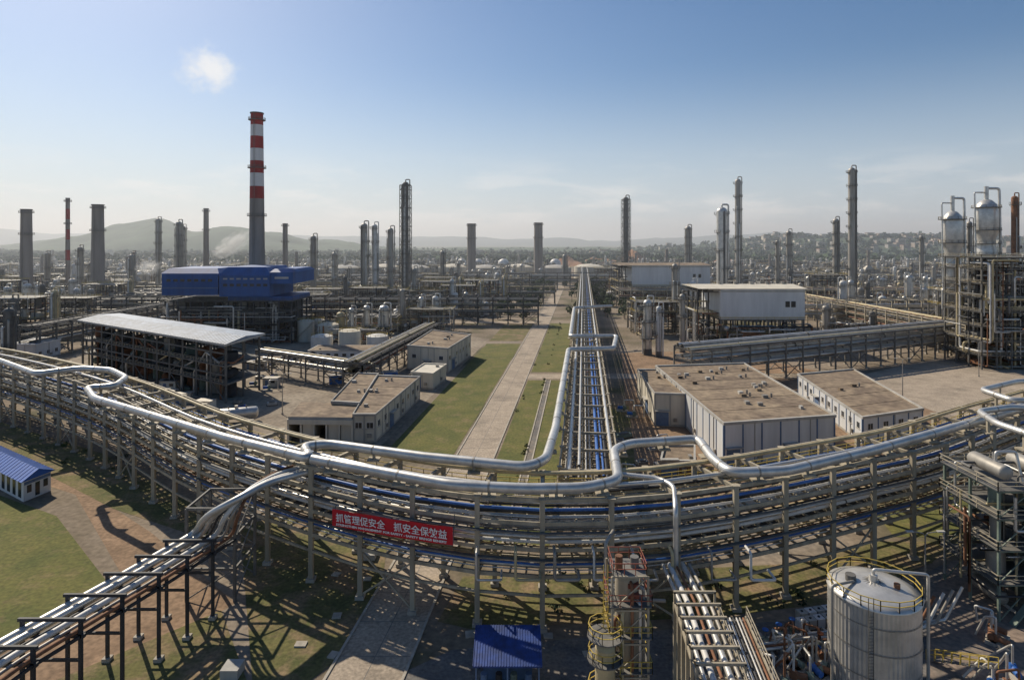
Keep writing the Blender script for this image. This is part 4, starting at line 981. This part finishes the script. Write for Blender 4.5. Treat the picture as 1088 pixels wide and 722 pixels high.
# ------------------------------------------------------------------ vegetation
def leafclump(b, c, r, m, n=26, rr=R, sz=.35):
    for _ in range(n):
        d = Vector((rr.gauss(0, 1), rr.gauss(0, 1), rr.gauss(0, .8))).normalized() * r * rr.uniform(.45, 1.05)
        p = c + d; a = Vector((rr.uniform(-1, 1), rr.uniform(-1, 1), rr.uniform(-1, 1))).normalized(); e_ = a.orthogonal().normalized()
        f = a.cross(e_); s = r * sz * rr.uniform(.6, 1.3)
        b.add([p - e_ * s, p + f * s, p + e_ * s, p - f * s], [(0, 1, 2, 3)], m)
b = B(); rr = random.Random(5)
for k in range(110):
    if k < 50: p = Vector((*cor(rr.choice([-17.2, -5.6, -12.4]) + rr.uniform(-.3, .3), rr.uniform(95, 330)), 0))
    else: p = gp(rr.uniform(500, 900), rr.uniform(600, 650)) if k % 3 else gp(rr.uniform(0, 180), rr.uniform(465, 500))
    leafclump(b, p + V(0, 0, .2), rr.uniform(.25, .6), rr.choice(['leaf', 'leaf_dark']), 30, rr, .3)
obj('shrubs', b)
# groves between the process blocks
b = B(); rr = random.Random(91)
centres = [(rr.uniform(-.8, .85) * y, y) for y in [rr.uniform(430, 1000) for _ in range(34)]] + [(-42 + sl * y, y) for y in range(345, 640, 30)] + [(14 + sl * y, y) for y in range(350, 640, 30)]
for cx_, cy_ in centres:
    for _ in range(rr.randint(4, 9)):
        x = cx_ + rr.gauss(0, 9); y = cy_ + rr.gauss(0, 5); hgt = rr.uniform(5, 10)
        b.cyl((x, y, 0), (x, y, hgt * .6), .25, .12, 'bark', 5, False)
        for _ in range(4):
            leafclump(b, V(x + rr.uniform(-1.8, 1.8), y + rr.uniform(-1.8, 1.8), hgt * rr.uniform(.5, .95)), rr.uniform(1.2, 2.2), rr.choice(['leaf', 'leaf_dark', 'leaf_far']), 22, rr, .33)
obj('plant_grove_trees', b)
def hnoise(x, y, s): return noise.fractal(Vector((x * s, y * s, 3.1)), 1.0, 2.0, 6)
def hill(name, x0, x1, y0, y1, nx, ny, hf, m):
    b = B(); vs = []; fs = []
    for j in range(ny + 1):
        for i in range(nx + 1):
            x = x0 + (x1 - x0) * i / nx; y = y0 + (y1 - y0) * j / ny
            ed = math.sin(math.pi * j / ny) ** .7 * min(1, i / 6, (nx - i) / 6)
            vs.append((x, y, max(-3, hf(x, y)) * ed - 1.5))
    for j in range(ny):
        for i in range(nx): k = j * (nx + 1) + i; fs.append((k, k + 1, k + nx + 2, k + nx + 1))
    b.add(vs, fs, m, True); return obj(name, b)
def g(x, c, s): return math.exp(-((x - c) / s) ** 2)
def hl(x, y):
    u = x / y * F + 544
    return 112 * g(u, 172, 28) + 98 * g(u, 232, 36) + 75 * g(u, 125, 32) + 62 * g(u, 290, 34) + 50 * g(u, 60, 40) + 28 * g(u, 350, 36) + 34 * hnoise(x, y, .003) + 12
hill('hills', -2500, -430, 1900, 2900, 140, 50, lambda x, y: .88 * hl(x, y), 'hill_near')
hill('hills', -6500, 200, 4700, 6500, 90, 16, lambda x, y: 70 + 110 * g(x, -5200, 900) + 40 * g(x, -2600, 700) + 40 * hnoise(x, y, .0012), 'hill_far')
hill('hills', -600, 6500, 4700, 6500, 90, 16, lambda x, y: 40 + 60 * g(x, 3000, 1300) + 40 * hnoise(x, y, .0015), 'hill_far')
def hr(x, y): return 12 + 40 * g(x, 1500, 330) + 34 * g(x, 900, 200) + 26 * g(x, 1150, 160) + 14 * hnoise(x, y, .004)
hill('hills', 350, 2600, 1500, 2600, 90, 30, hr, 'hill_near')
hill('hills', -600, 700, 1800, 2800, 60, 20, lambda x, y: 14 + 12 * hnoise(x, y, .004), 'hill_near')
for (u, w, hh, d) in ((603, 46, 16, 1030), (680, 32, 30, 1030), (645, 60, 12, 1060), (780, 50, 11, 1060)):
    b = B(); x = at(u, d); ww = w * d / F
    vs = []; fs = []; NX, NY = 30, 9
    for j in range(NY + 1):
        for i in range(NX + 1):
            tx = i / NX - .5; px, py = x + ww * tx, d + j * 11
            prof_ = min(1, j / 4) if j < 7 else (NY - j) / 2.5
            vs.append((px, py, max(-.5, hh * prof_ * max(0, 1 - (2 * abs(tx)) ** 2.2) * (.75 + .6 * hnoise(px, py, .035)) - .4)))
    for j in range(NY):
        for i in range(NX): k = j * (NX + 1) + i; fs.append((k, k + 1, k + NX + 2, k + NX + 1))
    b.add(vs, fs, 'red_soil'); obj('bare_earth_mound', b)
b = B(); rr = random.Random(77)
def ridge(x, y):
    return max(0, hr(x, y) * math.sin(math.pi * (y - 1500) / 1100) ** .7 * min(1, (x - 350) / 150)) if 350 < x < 2600 and 1500 < y < 2600 else 0
for _ in range(8000):
    y = rr.uniform(1080, 2500); x = rr.uniform(-.9, .9) * y
    z = max(0, ridge(x, y) - 2)
    r = rr.uniform(4, 10); m = rr.choice(['leaf_far', 'leaf_dark', 'leaf_far'])
    leafclump(b, Vector((x, y, z + r * .6)), r, m, 9, rr, .62)
obj('distant_trees', b)
b = B()
for _ in range(300):
    y = rr.uniform(1550, 2450); x = rr.uniform(.38, .9) * y if rr.random() < .75 else rr.uniform(-.85, .3) * y
    z = max(0, ridge(x, y) - 3)
    w, d, h = rr.uniform(9, 24), rr.uniform(10, 18), rr.uniform(7, 17); m = rr.choice(['town', 'wall_cream', 'town', 'wall_grey'])
    b.box((x, y, z + h / 2), (w, d, h), m); b.box((x, y, z + h + .6), (w + 1, d + 1, 1.2), rr.choice(['town_roof', 'town', 'wall_grey']))
    for fl in range(int(h / 3.2)): b.box((x, y - d / 2 - .05, z + 1.9 + fl * 3.2), (w * .86, .2, 1.2), 'glass')
obj('town_buildings', b)
# steam : thin forward-scattering droplets, back-lit by the sun
def plume(u, v, d, rx, rz_, tilt, dens=.085):
    m = bpy.data.materials.new('steam'); m.use_nodes = True; nt = m.node_tree; n = nt.nodes; l = nt.links
    n.remove(n['Principled BSDF']); vs_ = n.new('ShaderNodeVolumeScatter'); vs_.inputs['Color'].default_value = (1, 1, 1, 1); vs_.inputs['Anisotropy'].default_value = .62
    tc = n.new('ShaderNodeTexCoord'); ln = n.new('ShaderNodeVectorMath'); ln.operation = 'LENGTH'; l.new(tc.outputs['Object'], ln.inputs[0])
    nz = n.new('ShaderNodeTexNoise'); nz.inputs['Scale'].default_value = 2.6; nz.inputs['Detail'].default_value = 5; l.new(tc.outputs['Object'], nz.inputs['Vector'])
    s = n.new('ShaderNodeMath'); s.operation = 'SUBTRACT'; l.new(nz.outputs['Fac'], s.inputs[0])
    h_ = n.new('ShaderNodeMath'); h_.operation = 'MULTIPLY'; l.new(ln.outputs['Value'], h_.inputs[0]); h_.inputs[1].default_value = .5; l.new(h_.outputs[0], s.inputs[1])
    mr = n.new('ShaderNodeMapRange'); mr.inputs[1].default_value = .05; mr.inputs[2].default_value = .28; mr.inputs[4].default_value = dens; l.new(s.outputs[0], mr.inputs[0])
    l.new(mr.outputs[0], vs_.inputs['Density']); l.new(vs_.outputs[0], n['Material Output'].inputs['Volume'])
    b = B(); b.rev((0, 0, 0), [(max(.01, math.sin(math.pi * i / 10)), -math.cos(math.pi * i / 10)) for i in range(11)], 'silver', 16)
    o = obj('steam_plume', b, loc=(at(u, d), d, zt(v, d))); o.data.materials.clear(); o.data.materials.append(m)
    o.scale = (rx * d / F, rx * .5 * d / F, rz_ * d / F); o.rotation_euler = (0, tilt, 0)
plume(248, 259, 430, 25, 11, -.55); plume(236, 268, 430, 14, 8, -.3); plume(158, 284, 330, 16, 9, -.2, .12); plume(180, 330, 262, 9, 6, .3, .15)

# ------------------------------------------------------------------ humid air: one homogeneous scattering layer over the whole district
m = bpy.data.materials.new('humid_air'); m.use_nodes = True; nt = m.node_tree; nt.nodes.remove(nt.nodes['Principled BSDF'])
sc_ = nt.nodes.new('ShaderNodeVolumeScatter'); sc_.inputs['Color'].default_value = (.88, .94, 1, 1); sc_.inputs['Density'].default_value = .00023; sc_.inputs['Anisotropy'].default_value = .3
nt.links.new(sc_.outputs[0], nt.nodes['Material Output'].inputs['Volume'])
b = B(); b.box((0, 5200, 125), (22000, 10000, 260), 'silver'); o = obj('haze', b); o.data.materials.clear(); o.data.materials.append(m)

# ------------------------------------------------------------------ sun, sky, camera
AZ, EL = math.radians(-40), math.radians(40)
sd = Vector((math.sin(AZ) * math.cos(EL), math.cos(AZ) * math.cos(EL), math.sin(EL)))
su = bpy.data.lights.new('sun', 'SUN'); su.energy = 5.0; su.angle = math.radians(.53); su.color = (1, .90, .74)
so = bpy.data.objects.new('sun', su); scene.collection.objects.link(so); so.rotation_euler = sd.to_track_quat('Z', 'Y').to_euler(); so.location = (0, 0, 300)
w = bpy.data.worlds.new('World'); scene.world = w; w.use_nodes = True; nt = w.node_tree; n = nt.nodes; l = nt.links
bg = n['Background']; bg.inputs['Strength'].default_value = .09
sky = n.new('ShaderNodeTexSky'); sky.sky_type = 'NISHITA'; sky.sun_disc = False; sky.sun_elevation = EL; sky.sun_rotation = AZ
sky.air_density = 1.0; sky.dust_density = .9; sky.ozone_density = 3.5
tc = n.new('ShaderNodeTexCoord'); sp = n.new('ShaderNodeSeparateXYZ'); l.new(tc.outputs['Generated'], sp.inputs[0])
def mrange(src, a, c, d, e):
    m = n.new('ShaderNodeMapRange'); m.interpolation_type = 'SMOOTHSTEP'
    for i, v in enumerate((a, c, d, e)): m.inputs[i + 1].default_value = v
    l.new(src, m.inputs[0]); return m.outputs[0]
def mul(a, c):
    m = n.new('ShaderNodeMath'); m.operation = 'MULTIPLY'; l.new(a, m.inputs[0])
    if isinstance(c, float): m.inputs[1].default_value = c
    else: l.new(c, m.inputs[1])
    return m.outputs[0]
mp = n.new('ShaderNodeMapping'); mp.inputs['Scale'].default_value = (2.5, 2.5, 11); l.new(tc.outputs['Generated'], mp.inputs['Vector'])
nz = n.new('ShaderNodeTexNoise'); nz.inputs['Scale'].default_value = 2.6; nz.inputs['Detail'].default_value = 10; nz.inputs['Roughness'].default_value = .6; l.new(mp.outputs[0], nz.inputs['Vector'])
low = mul(mul(mrange(nz.outputs['Fac'], .46, .64, 0, 1), mrange(sp.outputs['Z'], .0, .03, 0, 1)), mrange(sp.outputs['Z'], .05, .15, 1, 0))
cd = Vector(((222 - 544) / F, 1, (255 - 74) / F)).normalized()
vs_ = n.new('ShaderNodeVectorMath'); vs_.operation = 'SUBTRACT'; l.new(tc.outputs['Generated'], vs_.inputs[0]); vs_.inputs[1].default_value = cd
m3 = n.new('ShaderNodeMapping'); m3.inputs['Scale'].default_value = (1, 1, 1.4); l.new(vs_.outputs[0], m3.inputs['Vector'])
ln = n.new('ShaderNodeVectorMath'); ln.operation = 'LENGTH'; l.new(m3.outputs[0], ln.inputs[0])
nz2 = n.new('ShaderNodeTexNoise'); nz2.inputs['Scale'].default_value = 34; nz2.inputs['Detail'].default_value = 10; nz2.inputs['Roughness'].default_value = .62; l.new(tc.outputs['Generated'], nz2.inputs['Vector'])
ad = n.new('ShaderNodeMath'); ad.operation = 'MULTIPLY_ADD'; l.new(nz2.outputs['Fac'], ad.inputs[0]); ad.inputs[1].default_value = .08; l.new(ln.outputs['Value'], ad.inputs[2])
puff = mrange(ad.outputs[0], .045, .09, .85, 0)
mx = n.new('ShaderNodeMath'); mx.operation = 'MAXIMUM'; l.new(mul(low, .55), mx.inputs[0]); l.new(puff, mx.inputs[1])
hz = mul(mrange(sp.outputs['Z'], -.02, .28, 1, 0), .8)
mh = n.new('ShaderNodeMix'); mh.data_type = 'RGBA'; l.new(hz, mh.inputs[0]); l.new(sky.outputs[0], mh.inputs[6]); mh.inputs[7].default_value = (7.2, 8.0, 8.9, 1)
hs = n.new('ShaderNodeHueSaturation'); hs.inputs['Saturation'].default_value = 1.2; l.new(mh.outputs[2], hs.inputs['Color'])
mc = n.new('ShaderNodeMix'); mc.data_type = 'RGBA'; l.new(mx.outputs[0], mc.inputs[0]); l.new(hs.outputs[0], mc.inputs[6]); mc.inputs[7].default_value = (10.2, 10.1, 10.0, 1)
l.new(mc.outputs[2], bg.inputs['Color'])
cam = bpy.data.cameras.new('camera'); co = bpy.data.objects.new('camera', cam); scene.collection.objects.link(co); scene.camera = co
co.location = (0, 0, H); co.rotation_euler = (math.radians(90), 0, 0); cam.sensor_width = 36; cam.lens = F / 1088 * 36; cam.shift_y = -106 / 1088
cam.clip_end = 20000; cam.clip_start = .5
scene.view_settings.view_transform = 'Standard'; scene.view_settings.look = 'None'; scene.view_settings.exposure = 0
print('faces', sum(len(m.polygons) for m in bpy.data.meshes))
